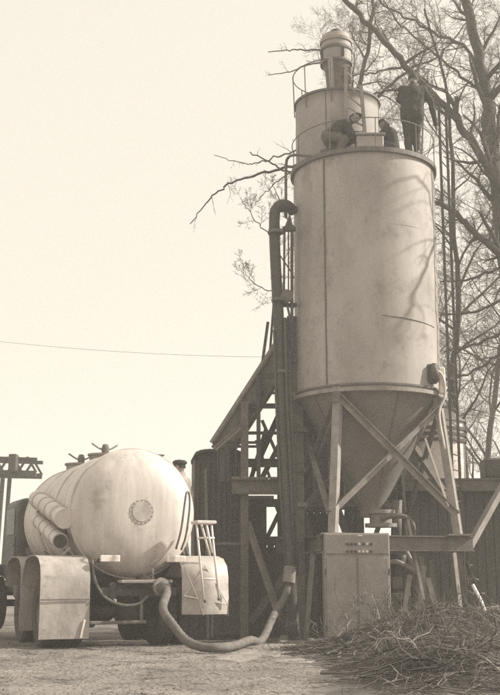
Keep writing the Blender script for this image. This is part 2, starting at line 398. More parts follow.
ladder('ladder', 'short pale ladder leaning on the drum behind the crouching men', W(345, 160, 20.3), W(346, 66, 20.35), W(367, 160, 20.25), W(361, 86, 20.3), 8, r=.032, rr=.015)
pl = B().beam(W(337, 160, 20.35), W(330, 55, 20.72), .10, .035)
tag(pl.build('plank', M['lsteel']), 'long pale plank leaning upright against the cyclone', 'plank')

# ------------------------------------------------------------------ tall ladder up the right side of the silo
lx = SX + RS + .07
ladder('tall_ladder', 'tall thin steel ladder rising along the right side of the large silo', Vector((lx, 20.45, Z_BEAM - .1)), Vector((lx, 20.45, W(437, 100, 20.45).z)),
       Vector((lx + .17, 20.62, Z_BEAM - .1)), Vector((lx + .17, 20.62, W(437, 112, 20.75).z)), 30, r=.022, m='dsteel', rr=.012)

# ------------------------------------------------------------------ control cabinet
YC = 19.25
c0, c1 = W(325.5, 640, YC), W(392, 640, YC); cz1 = W(358, 533, YC).z; cz0 = GZ + .10
cx, cw = (c0.x + c1.x) / 2, c1.x - c0.x
cab = thing('control_cabinet', 'tall grey two-door steel control cabinet under the large silo', 'cabinet', (cx, YC + .3, GZ))
B().bbox((cx, YC + .3, (cz0 + cz1)/2), (cw, .6, cz1 - cz0), .012).build('body', M['cab'], cab)
B().bbox((cx + .05, YC + .26, GZ + .03), (cw + .22, .86, .15), .03).build('plinth', M['pad'], cab)
zs = W(358, 556, YC).z
for s_ in (-1, 1):
    dr = B().bbox((cx + s_*(cw/4 - .008), YC - .012, (cz0 + .03 + zs)/2), (cw/2 - .05, .024, zs - cz0 - .08), .006).build('door', M['cab'], cab)
    B().bbox((cx + s_*.06, YC - .035, (cz0 + zs)/2), (.025, .03, .14), .008).build('handle', M['dsteel'], dr)
    for q in (.18, .82): B().tube([(cx + s_*(cw/2 - .012), YC - .02, cz0 + (zs-cz0)*q - .05), (cx + s_*(cw/2 - .012), YC - .02, cz0 + (zs-cz0)*q + .05)], .014, 6).build('hinge', M['steel'], dr)
hd = B().bbox((cx, YC - .012, (zs + cz1)/2 + .005), (cw - .04, .024, cz1 - zs - .06), .006).build('head_panel', M['cab'], cab)
for i in range(7):
    for j in range(2):
        pp = W(347.5 + i*3.9, 544 + j*7.5, YC)
        big = i in (3, 4, 5)
        B().lathe([(0, -.03), (.021, -.03), (.025, -.005), (.025, 0)], (pp.x, YC - .02, pp.z), 10, axis='Y').build('indicator_lamp', M['white' if (big and not (i == 4 and j == 0)) else 'dsteel'], hd)
pp = W(360, 535.5, YC); B().box((pp.x, YC - .03, pp.z), (.07, .012, .03)).build('name_plate', M['white'], hd)
# stub post in front of the cabinet
p0, p1 = W(378, 655, 17.3), W(373.5, 626, 17.3)
p0.z = ground_z(p0.x, 17.3) - .1
tag(B().beam(p0, p1, .11, .09).build('stub_post', M['dwood']), 'short dark leaning stub post in front of the control cabinet', 'post')

# ------------------------------------------------------------------ fill pipe and column left of the silo
fp = thing('fill_pipe', 'thick dark fill pipe rising beside the silo and bent over at its top', 'pipe', (W(292, 600, 20.2).x, 20.2, GZ))
B().tube(smooth_path([W(294, 640, 20.1), W(291, 575, 20.2), W(286, 500, 20.3), W(281, 400, 20.4), W(279, 330, 20.5), W(275, 250, 20.5), W(274.5, 217, 20.5), W(277, 208, 20.5), W(282, 204.5, 20.5), W(288, 206, 20.55), W(293, 211, 20.7)], 5), .105, 12).build('pipe', M['dsteel'], fp, smooth=True)
for dx_, r_, y0_ in ((6, .035, 318), (10, .028, 350), (-5, .022, 330)):
    B().tube([W(291 + dx_*.6, 575, 20.15), W(286 + dx_, 500, 20.2), W(281 + dx_, 400, 20.3), W(279 + dx_, y0_, 20.4)], r_, 8).build('side_pipe', M['dsteel'], fp, smooth=True)
for py in (232, 300, 372, 440, 520):
    q = W(0, py, 20.45); pxx = 274.5 + (py - 217) * .045
    c = W(pxx + 1, py, 20.45)
    B().lathe([(.10, -.03), (.15, -.03), (.15, .03), (.10, .03)], c, 18).build('flange', M['steel'], fp)
for py in (210, 305):
    B().beam(W(274, py, 20.55), W(297, py, 20.6), .07, .07).build('bracket', M['dsteel'], fp)
# hoist rods hanging under the bend
hr = thing('hoist_rods', 'thin hanging rods and pulley between the fill pipe and the silo', 'hoist', W(289, 318, 20.45))
B().tube([W(284.5, 232, 20.45), W(284, 290, 20.45), W(290, 318, 20.45), W(289, 342, 20.45)], .022, 6).build('rod', M['dsteel'], hr)
B().tube([W(292, 225, 20.45), W(292, 352, 20.45)], .03, 6).build('rod', M['dsteel'], hr)
B().tube([W(288.5, 232, 20.45), W(288.5, 300, 20.45)], .014, 6).build('rod', M['dsteel'], hr)
B().bbox(W(289, 229, 20.45), (.26, .14, .09), .02).build('hanger', M['dsteel'], hr)
B().raw([W(284.5, 227, 20.4), W(293, 227, 20.4), W(290, 213, 20.4), W(284.5, 227, 20.5), W(293, 227, 20.5), W(290, 213, 20.5)], [(0,1,2), (5,4,3), (0,3,4,1), (1,4,5,2), (2,5,3,0)]).build('hanger_plate', M['dsteel'], hr)
B().lathe([(0, -.05), (.12, -.05), (.12, -.02), (.09, 0), (.12, .02), (.12, .05), (0, .05)], W(287, 296, 20.42), 18, axis='Y').build('pulley', M['steel'], hr)
# heavy column
cl = thing('steel_column', 'heavy grey steel column between the trestle and the silo legs', 'column', (W(296, 640, 20.9).x, 20.9, GZ))
pa, pb = W(297, 640, 20.9), W(295, 318, 20.9); pa.z = GZ - .1; pb.x = pa.x
B().ibeam(pa, pb, .30, .34, .03, hint=(0,1,0)).build('web', M['steel'], cl)
for py in (360, 395, 430, 470, 505):
    c = W(296, py, 20.72); B().bbox((pa.x, 20.70, c.z), (.40, .05, .09), .01).build('cleat', M['lsteel' if py % 2 else 'steel'], cl)
B().bbox((pa.x, 20.9, GZ + .02), (.7, .7, .14), .03).build('footing', M['pad'], cl)

# ------------------------------------------------------------------ trestle with inclined skip conveyor
YT = 21.9
tr = thing('trestle', 'dark steel trestle of posts and beams left of the silo', 'trestle', (W(262, 620, YT).x, YT, GZ))
def vbeam(px, py0, py1, Y, w, d, m='steel', name='post'):
    a, c = W(px, py0, Y), W(px, py1, Y); c.x = a.x = (a.x + c.x) / 2
    return B().ibeam(a, c, w, d, .018, hint=(0,1,0)).build(name, M[m], tr)
def to_ground(px, py0, Y, w, d, m='steel'):
    a = W(px, py0, Y); c = Vector((W(px, 560, Y).x, Y, GZ - .1)); a.x = c.x
    return B().ibeam(c, a, w, d, .018, hint=(0,1,0)).build('post', M[m], tr)
to_ground(244.5, 402, YT - .5, .15, .16)
to_ground(244.5, 470, YT + 1.2, .12, .12, 'dsteel')
to_ground(281, 400, YT + 1.2, .14, .14, 'dsteel')
vbeam(258.5, 376, 480, YT - .4, .08, .10, 'dsteel')
vbeam(222, 455, 482, YT - .5, .1, .1, 'dsteel')
def hbeam(px0, px1, py, Y, w, h, m='steel', name='beam', py1=None):
    a, c = W(px0, py, Y), W(px1, py if py1 is None else py1, Y); return B().ibeam(a, c, w, h, .014).build(name, M[m], tr)
hbeam(239, 295, 406, YT - .4, .1, .09, 'dsteel'); hbeam(258, 295, 393, YT - .35, .05, .05, 'dsteel'); hbeam(258, 295, 376, YT - .3, .06, .08, 'dsteel')
hbeam(245, 295, 433, YT - .35, .06, .06, 'dsteel'); hbeam(213, 262, 442.5, YT - .45, .05, .05, 'dsteel'); hbeam(215, 262, 446.5, YT + .6, .05, .05, 'dsteel')
hbeam(232, 306, 487, YT - .62, .16, .28, 'steel'); hbeam(232, 306, 503, YT - .2, .12, .15, 'dsteel'); hbeam(232, 300, 463, YT - .3, .12, .16, 'dsteel')
hbeam(240, 300, 540, YT + .6, .12, .14, 'dsteel'); hbeam(240, 300, 487, YT + 1.2, .14, .25, 'dsteel')
def dbeam(a, c, w, m='steel', Y0=YT - .6, Y1=None):
    return B().angle(W(*a, Y0), W(*c, Y1 or Y0), w, w, .014, hint=(0,-1,0)).build('brace', M[m], tr)
dbeam((247, 522), (279, 616), .13, 'lsteel'); dbeam((297, 560), (250, 622), .12, 'steel', YT - .45)
dbeam((247, 492), (266, 430), .09, 'dsteel', YT + .3); dbeam((266, 540), (283, 505), .09, 'dsteel', YT+.9); dbeam((290, 540), (276, 505), .08, 'dsteel', YT+.9)
dbeam((254, 470), (285, 402), .12, 'dsteel', YT + .2); dbeam((249, 540), (262, 508), .08, 'dsteel', YT + 1)
dbeam((215, 449), (240, 427), .08, 'lsteel', YT - .7)
dbeam((262, 478), (282, 440), .10, 'steel', YT - .2); dbeam((270, 478), (256, 440), .06, 'dsteel', YT + .5); dbeam((284, 470), (262, 420), .07, 'steel', YT + .9)
dbeam((300, 520), (312, 420), .08, 'steel', YT - .1); dbeam((300, 470), (322, 425), .07, 'lsteel', YT - .2)
for k in range(7):                                        # platform planks seen on edge
    q = W(236 + k * 9.4, 481.5, YT - .3); B().bbox((q.x, YT + .25, W(240, 480.5, YT).z), (.165, 1.7, .045), .008).build('plank', M['wood'], tr)
for px_ in (218, 236): B().tube([W(px_, 470, YT - .5), W(px_, 438, YT - .5)], .016, 6).build('rail_post', M['dsteel'], tr)
cv = thing('skip_conveyor', 'inclined dark conveyor beam climbing from the cabin towards the silo', 'conveyor', W(220, 470, YT - .3))
s0, s1 = W(221, 449, YT - .3), W(300, 326, YT - .3); dd = (s1 - s0).normalized(); nn = Vector((0,-1,0)).cross(dd)
if nn.z < 0: nn = -nn
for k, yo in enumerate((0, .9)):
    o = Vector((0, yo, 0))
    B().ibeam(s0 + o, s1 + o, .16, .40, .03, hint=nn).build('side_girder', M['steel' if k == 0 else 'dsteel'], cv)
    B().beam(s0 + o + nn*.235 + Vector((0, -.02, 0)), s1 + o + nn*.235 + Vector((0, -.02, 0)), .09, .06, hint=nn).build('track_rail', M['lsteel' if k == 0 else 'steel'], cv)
for k in range(9):
    q = lerp(s0, s1, (k + .5) / 9) - nn * .12; B().beam(q, q + Vector((0, .9, 0)), .07, .10).build('cross_bar', M['dsteel'], cv)
B().beam(s0 + Vector((.06, -.1, .05)), Vector((s0.x + .06, s0.y - .1, W(220, 484, YT).z)), .22, .16).build('end_post', M['dsteel'], cv)
B().beam(W(262, 366, YT - .2), W(268, 322, YT - .2), .06, .05).build('upright', M['dsteel'], cv)
B().beam(W(270, 352, YT - .1), W(274, 300, YT - .1), .05, .05).build('upright', M['dsteel'], cv)

# ------------------------------------------------------------------ dark cabin with rounded roof
YK = 22.6
k0, k1 = W(194, 560, YK).x, W(243, 560, YK).x; kz = W(200, 462, YK).z
kb = thing('cabin', 'dark wooden cabin with low rounded roof behind the truck', 'cabin', ((k0+k1)/2, YK + 1.1, GZ))
nb = 9; bwid = (k1 - k0) / nb
for i in range(nb):
    B().bbox((k0 + bwid*(i+.5), YK + .015*(i % 2), (GZ + kz)/2 - .05), (bwid - .012, .05, kz - GZ + .1), .006).build('board', M['dwood'], kb)
B().box(((k0+k1)/2, YK + 1.14, (GZ + kz)/2 - .05), (k1 - k0 - .04, 2.2, kz - GZ + .1)).build('wall', M['dwood'], kb)
B().bbox((k0 - .03, YK - .02, (GZ + kz)/2), (.07, .07, kz - GZ + .1), .01).build('corner_trim', M['lsteel'], kb)
rp = []
for i in range(13):
    t = i / 12; rp.append((k0 - .08 + (k1 - k0 + .16) * t, kz + .02 + .24 * (1 - (2*t - 1)**4) ** .5 * 1.0))
b = B(); n = len(rp)
vs = [Vector((x, y, z)) for y in (YK - .12, YK + 2.4) for x, z in rp] + [Vector((x, y, z - .06)) for y in (YK - .12, YK + 2.4) for x, z in rp]
fs = [(i, i+1, n+i+1, n+i) for i in range(n-1)] + [(2*n+i, 3*n+i, 3*n+i+1, 2*n+i+1) for i in range(n-1)]
fs += [(i+1, i, 2*n+i, 2*n+i+1) for i in range(n-1)] + [(n+i, n+i+1, 3*n+i+1, 3*n+i) for i in range(n-1)]
b.raw(vs, fs).build('roof', M['black'], kb, smooth=False)
b = B().raw([Vector((x, YK + .02, z - .05)) for x, z in rp] + [Vector((rp[0][0] + .08, YK + .02, kz - .05)), Vector((rp[-1][0] - .08, YK + .02, kz - .05))], [tuple(range(n)) + (n+1, n)])
b.build('gable', M['dwood'], kb)
dr = B().bbox((k0 + .72, YK - .035, GZ + .95), (.62, .05, 1.75), .01).build('door', M['dwood'], kb)
for xx in (.38, 1.06): B().bbox((k0 + xx, YK - .04, GZ + .95), (.06, .07, 1.85), .01).build('door_frame', M['wood'], dr)
B().bbox((k0 + .72, YK - .04, GZ + 1.86), (.74, .07, .06), .01).build('door_frame', M['wood'], dr)
B().beam((k0 + .30, YK - .06, GZ), (k0 + .22, YK - .06, kz - .15), .06, .05).build('corner_trim', M['wood'], kb)
# low dark shed behind the trestle
def shed(name, label, px0, px1, pytop, Y, depth, mname, nbd, roof=True, lab_roof=None, lean=0.12):
    a, c = W(px0, 560, Y).x, W(px1, 560, Y).x; zt = W(px0, pytop, Y).z
    s = thing(name, label, 'shed', ((a+c)/2, Y + depth/2, GZ)); w = (c - a)/nbd
    for i in range(nbd):
        hh = zt - GZ - .03*random.random()
        B().bbox((a + w*(i+.5), Y + random.uniform(-.012, .012), GZ + hh/2 - .05), (w - .012, .04, hh + .1), .005).build('board', M[mname], s)
    B().box(((a+c)/2, Y + depth/2 + .05, (GZ+zt)/2 - .05), (c - a - .03, depth, zt - GZ)).build('wall', M[mname], s)
    if roof:
        r_ = B().raw([(a-.15, Y-.25, zt+.02), (c+.15, Y-.25, zt+.02), (c+.15, Y+depth+.2, zt+lean), (a-.15, Y+depth+.2, zt+lean),
                      (a-.15, Y-.25, zt+.10), (c+.15, Y-.25, zt+.10), (c+.15, Y+depth+.2, zt+lean+.08), (a-.15, Y+depth+.2, zt+lean+.08)],
                     [(3,2,1,0), (4,5,6,7), (0,1,5,4), (1,2,6,5), (2,3,7,6), (3,0,4,7)]).build('roof', M['steel'], s)
    return s
shed('low_shed', 'low dark board shed behind the trestle and the hose', 238, 318, 545, 23.6, 2.0, 'dwood', 11, lean=.05)
shed('low_shed', 'low dark board shed behind the legs of the silo', 322, 408, 542, 24.6, 2.0, 'dwood', 12, lean=.05)
bn = thing('batching_bin', 'raised dark steel bin on posts behind the legs of the silo', 'bin', (W(360, 560, 24.2).x, 25.0, GZ))
x0_, x1_ = W(299, 470, 24.2).x, W(420, 470, 24.2).x; z0_, z1_ = W(350, 506, 24.2).z, W(350, 428, 24.2).z; nbp = 8; wbp = (x1_ - x0_)/nbp
B().box(((x0_+x1_)/2, 25.05, (z0_+z1_)/2), (x1_-x0_ - .04, 1.6, z1_-z0_ - .02)).build('bin_body', M['dsteel'], bn)
for i in range(nbp):
    B().bbox((x0_ + wbp*(i+.5), 24.22, (z0_+z1_)/2), (wbp - .03, .03, z1_-z0_), .01).build('panel', M['dsteel'], bn)
    B().beam((x0_ + wbp*i, 24.16, z0_), (x0_ + wbp*i, 24.16, z1_), .06, .08).build('rib', M['steel'], bn)
for zz in (z0_ + .05, z1_ - .05): B().ibeam((x0_ - .1, 24.1, zz), (x1_ + .1, 24.1, zz), .12, .14, .015).build('rim_beam', M['steel'], bn)
for xx in (x0_ + .1, (x0_+x1_)/2, x1_ - .1): B().ibeam((xx, 24.3, GZ - .1), (xx, 24.3, z0_), .16, .16, .015, hint=(0,1,0)).build('post', M['dsteel'], bn)
B().beam(W(337, 508, 24.0), W(349, 540, 24.0), .16, .1).build('brace', M['dsteel'], bn)
B().beam(W(312, 540, 24.0), W(303, 508, 24.0), .1, .1).build('brace', M['dsteel'], bn)
B().beam(W(385, 508, 24.0), W(374, 540, 24.0), .1, .1).build('brace', M['dsteel'], bn)
shed('plank_hut', 'narrow dark plank hut standing behind the trestle posts', 243, 267, 501, 24.3, 1.2, 'dwood', 4, lean=.03)
shed('plank_hut', 'narrow dark plank hut between the steel column and the silo leg', 308, 334, 511, 25.9, 1.0, 'dwood', 4, lean=.03)
rs = shed('board_shed', 'dark board shed with flat projecting roof at the right edge', 412, 560, 490, 23.2, 3.0, 'dwood', 16, lean=.06)
xa, xb, zt = W(405, 485, 22.8).x, W(560, 485, 22.8).x, W(405, 484.5, 22.8).z
B().ibeam((xa, 22.85, zt), (xb, 22.85, zt), .12, .26, .03).build('fascia_beam', M['steel'], rs)
B().beam(W(512, 470, 22.6), W(468, 549, 21.8), .13, .12).build('prop', M['lsteel'], rs)
tag(B().bbox(W(500, 469, 23.6), (.75, .6, .42), .04).build('roof_box', M['dsteel']), 'dark box lying on the roof of the board shed at right', 'box')
# pale banded tank behind the right silo leg
YB = 25.0; tb = W(433, 450, YB); zt_ = W(433, 424, YB).z; z0_ = W(433, 500, YB).z
bt = thing('banded_tank', 'pale round tank with dark bands behind the right silo leg', 'tank', (tb.x, YB, GZ))
B().lathe([(.72, GZ), (.72, zt_)], (tb.x, YB, 0), 40).build('shell', M['white'], bt, smooth=True)
for k, py in enumerate((427, 433, 439)):
    z = W(433, py, YB - .7).z; B().lathe([(.70, z - .035), (.765, z - .035), (.765, z + .035), (.70, z + .035)], (tb.x, YB, 0), 40).build('band', M['dsteel'], bt)
B().lathe([(.78, zt_), (.74, zt_ + .06), (.12, W(433, 398, YB).z), (0, W(433, 397, YB).z)], (tb.x, YB, 0), 40).build('roof', M['steel'], bt, smooth=True, sharp=40)

# ------------------------------------------------------------------ stairs at right
st = thing('staircase', 'steep narrow metal staircase beside the right silo leg', 'stairs', (W(490, 620, 20.2).x, 20.2, GZ))
a0, a1 = W(458, 543, 20.3), W(503, 628, 20.0); a1.z = GZ
for yo in (0, .6): B().beam(a0 + Vector((0, yo, 0)), a1 + Vector((0, yo, 0)), .03, .16).build('stringer', M['steel' if yo else 'dsteel'], st)
for k in range(7):
    q = lerp(a0, a1, (k + .6) / 7.3); B().bbox(q + Vector((-.02, .3, 0)), (.22, .56, .03), .006).build('tread', M['lsteel'], st)
# pipework beside the cabinet
pw_ = thing('valve_pipework', 'curved pipes and valve beneath the silo right of the cabinet', 'pipe', (W(402, 630, 20.6).x, 20.6, GZ))
B().tube(smooth_path([W(381, 519, 20.6), W(392, 516, 20.5), W(405, 517, 20.5), W(413, 526, 20.5), W(413, 545, 20.6)]), .05, 8).build('pipe', M['steel'], pw_, smooth=True)
B().tube(smooth_path([W(388, 562, 20.2), W(398, 562, 20.2), W(410, 568, 20.3), W(419, 577, 20.5)]), .04, 8).build('pipe', M['lsteel'], pw_, smooth=True)
B().tube(smooth_path([W(402, 555, 20.5), W(399, 580, 20.4), W(407, 600, 20.4), W(405, 640, 20.4)]), .09, 8).build('pipe', M['dsteel'], pw_, smooth=True)
B().tube(smooth_path([W(424, 640, 20.5), W(418, 600, 20.6), W(414, 570, 20.6), W(402, 545, 20.6)]), .06, 8).build('pipe', M['lsteel'], pw_, smooth=True)
B().bbox(W(397, 583, 20.3), (.2, .14, .22), .03).build('valve_body', M['steel'], pw_)
B().bbox(W(419, 583, 20.5), (.14, .14, .4), .03).build('valve_body', M['lsteel'], pw_)
B().lathe([(.06, -.02), (.22, -.02), (.22, .02), (.06, .02)], W(401, 603, 20.3), 18, axis='Y').build('hand_wheel', M['steel'], pw_)
b = B().tube([W(396, 545, 21.0), W(397, 500, 21.0)], .10, 10); b.build('pipe', M['steel'], pw_, smooth=True)
q = W(402, 640, 20.5); B().bbox((q.x, 20.5, GZ + .12), (.8, .6, .3), .03).build('base', M['dsteel'], pw_)

# ------------------------------------------------------------------ cement tanker truck (local: x right, y forward, z up; origin under the tank's rear end)
TH = R(23); TXY = W(138, 642, 17.0)
truck = thing('tanker_truck', 'pale cement tanker truck seen from behind with two dusty rear flaps', 'truck', (TXY.x, 17.0, 0), TH)
MT = MW[truck]
def TL(px, py, Y): return MT.inverted() @ W(px, py, Y)
TZ, TR = 2.0, 1.0
def rad_at(y):                                  # tank radius along its length
    if y < .42: return TR * math.sqrt(max(0, 1 - ((.42 - y) / .42) ** 2)) ** .72
    if y > 3.95: return TR * .97 * math.sqrt(max(0, 1 - ((y - 3.95) / .45) ** 2)) ** .8
    return TR * (1 - .03 * (y - .42) / 3.5)
yy = [0, .004, .015, .04, .08, .14, .21, .30, .42] + [.42 + 3.53*i/10 for i in range(1, 11)] + [4.05, 4.15, 4.25, 4.33, 4.38, 4.4]
b = B().lathe([(max(rad_at(y), .0), y) for y in yy], (0, 0, TZ), 72, axis='Y')
for v in b.v:
    if .1 < v.y < 4.3:
        d = Vector((v.x, 0, v.z - TZ)).normalized(); v += d * (.010 * noise.noise(v * 1.4))
tank = b.build('tank', M['tank'], truck, smooth=True, local=True)
for y in (.43, 1.55, 2.7, 3.85):
    r = rad_at(y); B().lathe([(r - .01, y - .03), (r + .014, y - .03), (r + .014, y + .03), (r - .01, y + .03)], (0,0,TZ), 72, axis='Y').build('hoop', M['tank'], tank, local=True)
# round inspection plate on the rear end with bolts
ip = B().lathe([(0, -.012), (.15, -.012), (.155, -.004), (.19, -.004), (.19, .08), (0, .08)], (.02, 0, TZ - .0), 36, axis='Y').build('inspection_plate', M['fender'], tank, smooth=True, sharp=30, local=True)
b0 = None
for k in range(16):
    a = 2*math.pi*k/16
    b0 = B().lathe([(0, -.006), (.012, -.006), (.014, .004)], (.02 + .172*math.sin(a), -.004, TZ + .172*math.cos(a)), 6, axis='Y').build('bolt', M['lsteel'], ip, local=True)
# filling hatches on top
for y in (2.1, 3.75):
    hz = TZ + rad_at(y)
    h = B().lathe([(.27, hz - .06), (.27, hz + .07), (.30, hz + .07), (.30, hz + .10), (.0, hz + .11)], (0, y, 0), 28).build('hatch', M['lsteel'], truck, smooth=True, sharp=30, local=True)
    B().lathe([(.06, hz + .1), (.07, hz + .2), (.045, hz + .27), (0, hz + .28)], (0, y, 0), 14).build('hatch_valve', M['steel'], h, smooth=True, local=True)
    B().tube(smooth_path([(-.24, y, hz + .28), (-.08, y, hz + .19), (.08, y, hz + .19), (.22, y, hz + .27)]), .017, 6).build('wing_handle', M['lsteel'], h, smooth=True, local=True)
B().bbox((.35, .75, TZ + .955), (.5, .14, .03), .008).build('top_plate', M['steel'], truck, local=True)
# hose tubes strapped on the left side
def hose_tube(p0, p1, r, open_end):
    p0, p1 = Vector(p0), Vector(p1); d = (p1 - p0).normalized(); L = (p1 - p0).length
    pts, rad = [], []
    for i in range(46):
        s = L * i / 45; pts.append(p0 + d * s); rad.append(r * (1 + .045 * max(0, math.sin(s / L * math.pi * 10)) ** 3))
    t = B().tube(pts, rad, 20, caps=True).build('hose_tube', M['tank'], truck, smooth=True, sharp=60, local=True)
    e = B().tube([p1 - d*.02, p1 + d*.035], r * (1.06 if not open_end else .82), 20)
    e.build('end_cap', M['tank' if not open_end else 'black'], t, local=True)
    for q in (.15, .4, .62, .85):
        c = lerp(p0, p1, q); B().tube([c - d*.02, c + d*.02], r * 1.08, 20).build('strap', M['fender'], t, local=True)
hose_tube(TL(37, 499, 19.0), TL(64, 518.5, 16.95), .145, False)
hose_tube(TL(38, 519, 19.0), TL(60, 541, 17.05), .125, True)
for (px, py) in ((66, 530), (40, 510)):
    a = TL(px - 2, py, 17.3 if px > 50 else 18.9); B().beam(a, Vector((-.7, a.y + .1, 1.75)), .05, .06).build('tube_bracket', M['steel'], truck, local=True)
# chassis
for s_ in (-1, 1): B().beam((s_*.42, -.05, .82), (s_*.42, 8.3, .82), .09, .24).build('chassis_rail', M['black'], truck, local=True)
for y in (.05, 1.3, 3.0, 4.6): B().beam((-.42, y, .82), (.42, y, .82), .1, .18).build('cross_member', M['black'], truck, local=True)
for y in (.9, 2.3, 3.6):
    pr = [(-.62, .93), (.62, .93), (.95, 1.45), (.70, 1.24), (.40, 1.06), (0, .985), (-.40, 1.06), (-.70, 1.24), (-.95, 1.45)]; n = len(pr)
    vs = [(x, y - .06, z) for x, z in pr] + [(x, y + .06, z) for x, z in pr]
    B().raw(vs, [tuple(range(n)), tuple(range(2*n-1, n-1, -1))] + [((i+1)%n, i, n+i, n+(i+1)%n) for i in range(n)]).build('saddle', M['steel'], truck, local=True)
B().bbox((0, .02, .80), (1.2, .10, .13), .015).build('rear_beam', M['black'], truck, local=True)
B().bbox((.05, -.13, .955), (.80, .22, .05), .01).build('rear_plate', M['lsteel'], truck, local=True)
B().bbox((-.40, -.06, .36), (1.0, .06, .05), .012).build('under_bar', M['steel'], truck, local=True)
for s_ in (-1, 1): B().beam((s_*.42 - .40, -.06, .38), (s_*.42 - .40, -.04, .75), .05, .05).build('bar_hanger', M['black'], truck, local=True)
# rear outlet
o_ = B().tube(smooth_path([(.15, .5, 1.05), (.18, .1, .93), (.24, -.12, .90), (.27, -.26, .88)]), .085, 14).build('outlet_pipe', M['steel'], truck, smooth=True, local=True)
B().tube([(.262, -.22, .885), (.272, -.27, .878)], .13, 16).build('flange', M['lsteel'], o_, local=True)
B().tube([(.2, -.05, 1.0), (.18, -.08, 1.14)], .02, 6).build('lever', M['lsteel'], o_, local=True)
# axles, wheels
WR = .50
def wheel(x, y, s_, name='wheel'):
    prof = [(.28, -.13), (.40, -.15), (.47, -.145), (.50, -.115), (.503, -.02), (.49, -.015), (.49, .015), (.503, .02), (.50, .115), (.47, .145), (.40, .15), (.28, .13)]
    ty = B().lathe([(r, z) for r, z in prof], (x, y, WR), 40, axis='X')
    hub = B().lathe([(.29, -.12), (.29, -.05), (.20, s_*.02), (.12, s_*.10), (.0, s_*.11)], (x, y, WR), 28, axis='X').build('wheel', M['lsteel'], truck, smooth=True, sharp=40, local=True)
    ty.build('tyre', M['tyre'], hub, smooth=True, sharp=35, local=True)
    b = B()
    for k in range(36):                                       # tread blocks
        a = 2*math.pi*k/36
        for q in (-1, 1):
            b.box((x + q*.07, y + .505*math.sin(a + q*.04), WR + .505*math.cos(a + q*.04)), (.10, .045, .022), Matrix.Rotation(-a, 3, 'X'))
    b.build('tread', M['tyre'], hub, local=True)
for y in (.58, 1.98):
    for s_ in (-1, 1):
        o_x = .13 if s_ < 0 else 0; o_x = o_x if s_ < 0 else -.27; wheel(s_*(.78 + o_x), y, s_); wheel(s_*(1.11 + o_x), y, s_)
    B().tube([(-1.0, y, WR), (1.0, y, WR)], .09, 12).build('axle', M['black'], truck, smooth=True, local=True)
    B().ball((0, y, WR), (.24, .24, .22), 16, 10).build('differential', M['black'], truck, smooth=True, local=True)
for s_ in (-1, 1): wheel(s_*.95, 6.6, s_)
B().tube([(-.9, 6.6, WR), (.9, 6.6, WR)], .07, 12).build('axle', M['black'], truck, smooth=True, local=True)
# fenders with hanging flaps
def fender(x0, x1, yc, zb, m, bulge=0.0, arc=True, y_in=None):
    pr = [(yc - .66, zb), (yc - .67, zb + .25), (yc - .66, .80), (yc - .655, 1.02), (yc - .60, 1.19), (yc - .45, 1.30), (yc - .2, 1.345)]
    if arc: pr += [(yc + .15, 1.345), (yc + .42, 1.29), (yc + .60, 1.12), (yc + .66, .90)]
    b = B(); nx_ = 9; vs = []; t = .016
    for lay in (0, 1):
        for i, (y, z) in enumerate(pr):
            for k in range(nx_):
                q = k/(nx_-1); x = x0 + (x1 - x0)*q
                wv = .012 * noise.noise(Vector((x*3, y*2, z*3 + yc)))
                bl = bulge * math.sin(q*math.pi) * (1 if z > .5 else .6)
                vs.append(Vector((x, y + wv - bl + lay*t*(1 if i < 4 else .3), z - lay*t*(0 if i < 3 else 1))))
    m_ = len(pr)*nx_; fs = []
    for i in range(len(pr)-1):
        for k in range(nx_-1):
            a = i*nx_+k; fs.append((a, a+1, a+nx_+1, a+nx_)); fs.append((m_+a+1, m_+a, m_+a+nx_, m_+a+nx_+1))
    for i in range(len(pr)-1):
        for k in (0, nx_-1):
            a = i*nx_+k; fs.append((a, a+nx_, m_+a+nx_, m_+a))
    for k in range(nx_-1): fs.append((k+1, k, m_+k, m_+k+1))
    return b.raw(vs, fs).build('fender', M[m], truck, smooth=True, sharp=40, local=True)
f1 = fender(-1.52, -.78, .58, .14, 'flap')
f2 = fender(-1.52, -.78, 1.98, .2, 'flap')
f3 = fender(.66, 1.42, .58, .46, 'fender', bulge=.13)
f4 = fender(.62, 1.36, 1.98, .3, 'fender')
B().bbox((-1.15, -.105, .70), (.74, .012, .02), .004).build('flap_strip', M['steel'], f1, local=True)
B().bbox((-.88, -.10, .28), (.03, .02, .26), .004, Matrix.Rotation(R(12), 3, 'Y')).build('flap_strip', M['white'], f1, local=True)
# outer cheek of the right fender, then raised lines added to imitate shading facets
b = B(); pts = [(1.42, -.10, .42)] + [(1.42, .58 + .68*math.cos(t), .66 + .66*math.sin(t)) for t in [math.pi - i*math.pi/14 for i in range(15)]] + [(1.42, 1.24, .42)]
n = len(pts); inner = [Vector((1.42, .58 + (p[1]-.58)*.70, .5 + (p[2]-.5)*.70)) for p in pts]
b.raw([Vector(p) for p in pts] + inner, [(i, i+1, n+i+1, n+i) for i in range(n-1)]).build('cheek', M['fender'], f3, local=True)
for (a, c) in (((.66, 1.16), (.98, .45)), ((1.0, 1.18), (.66, .74)), ((.66, .74), (1.38, .60)), ((1.0, 1.18), (1.38, .60))):
    B().tube([(a[0], -.175 + .02*0, a[1]), ((a[0]+c[0])/2, -.19, (a[1]+c[1])/2), (c[0], -.165, c[1])], .008, 5).build('facet_shade_line', M['fender'], f3, local=True)
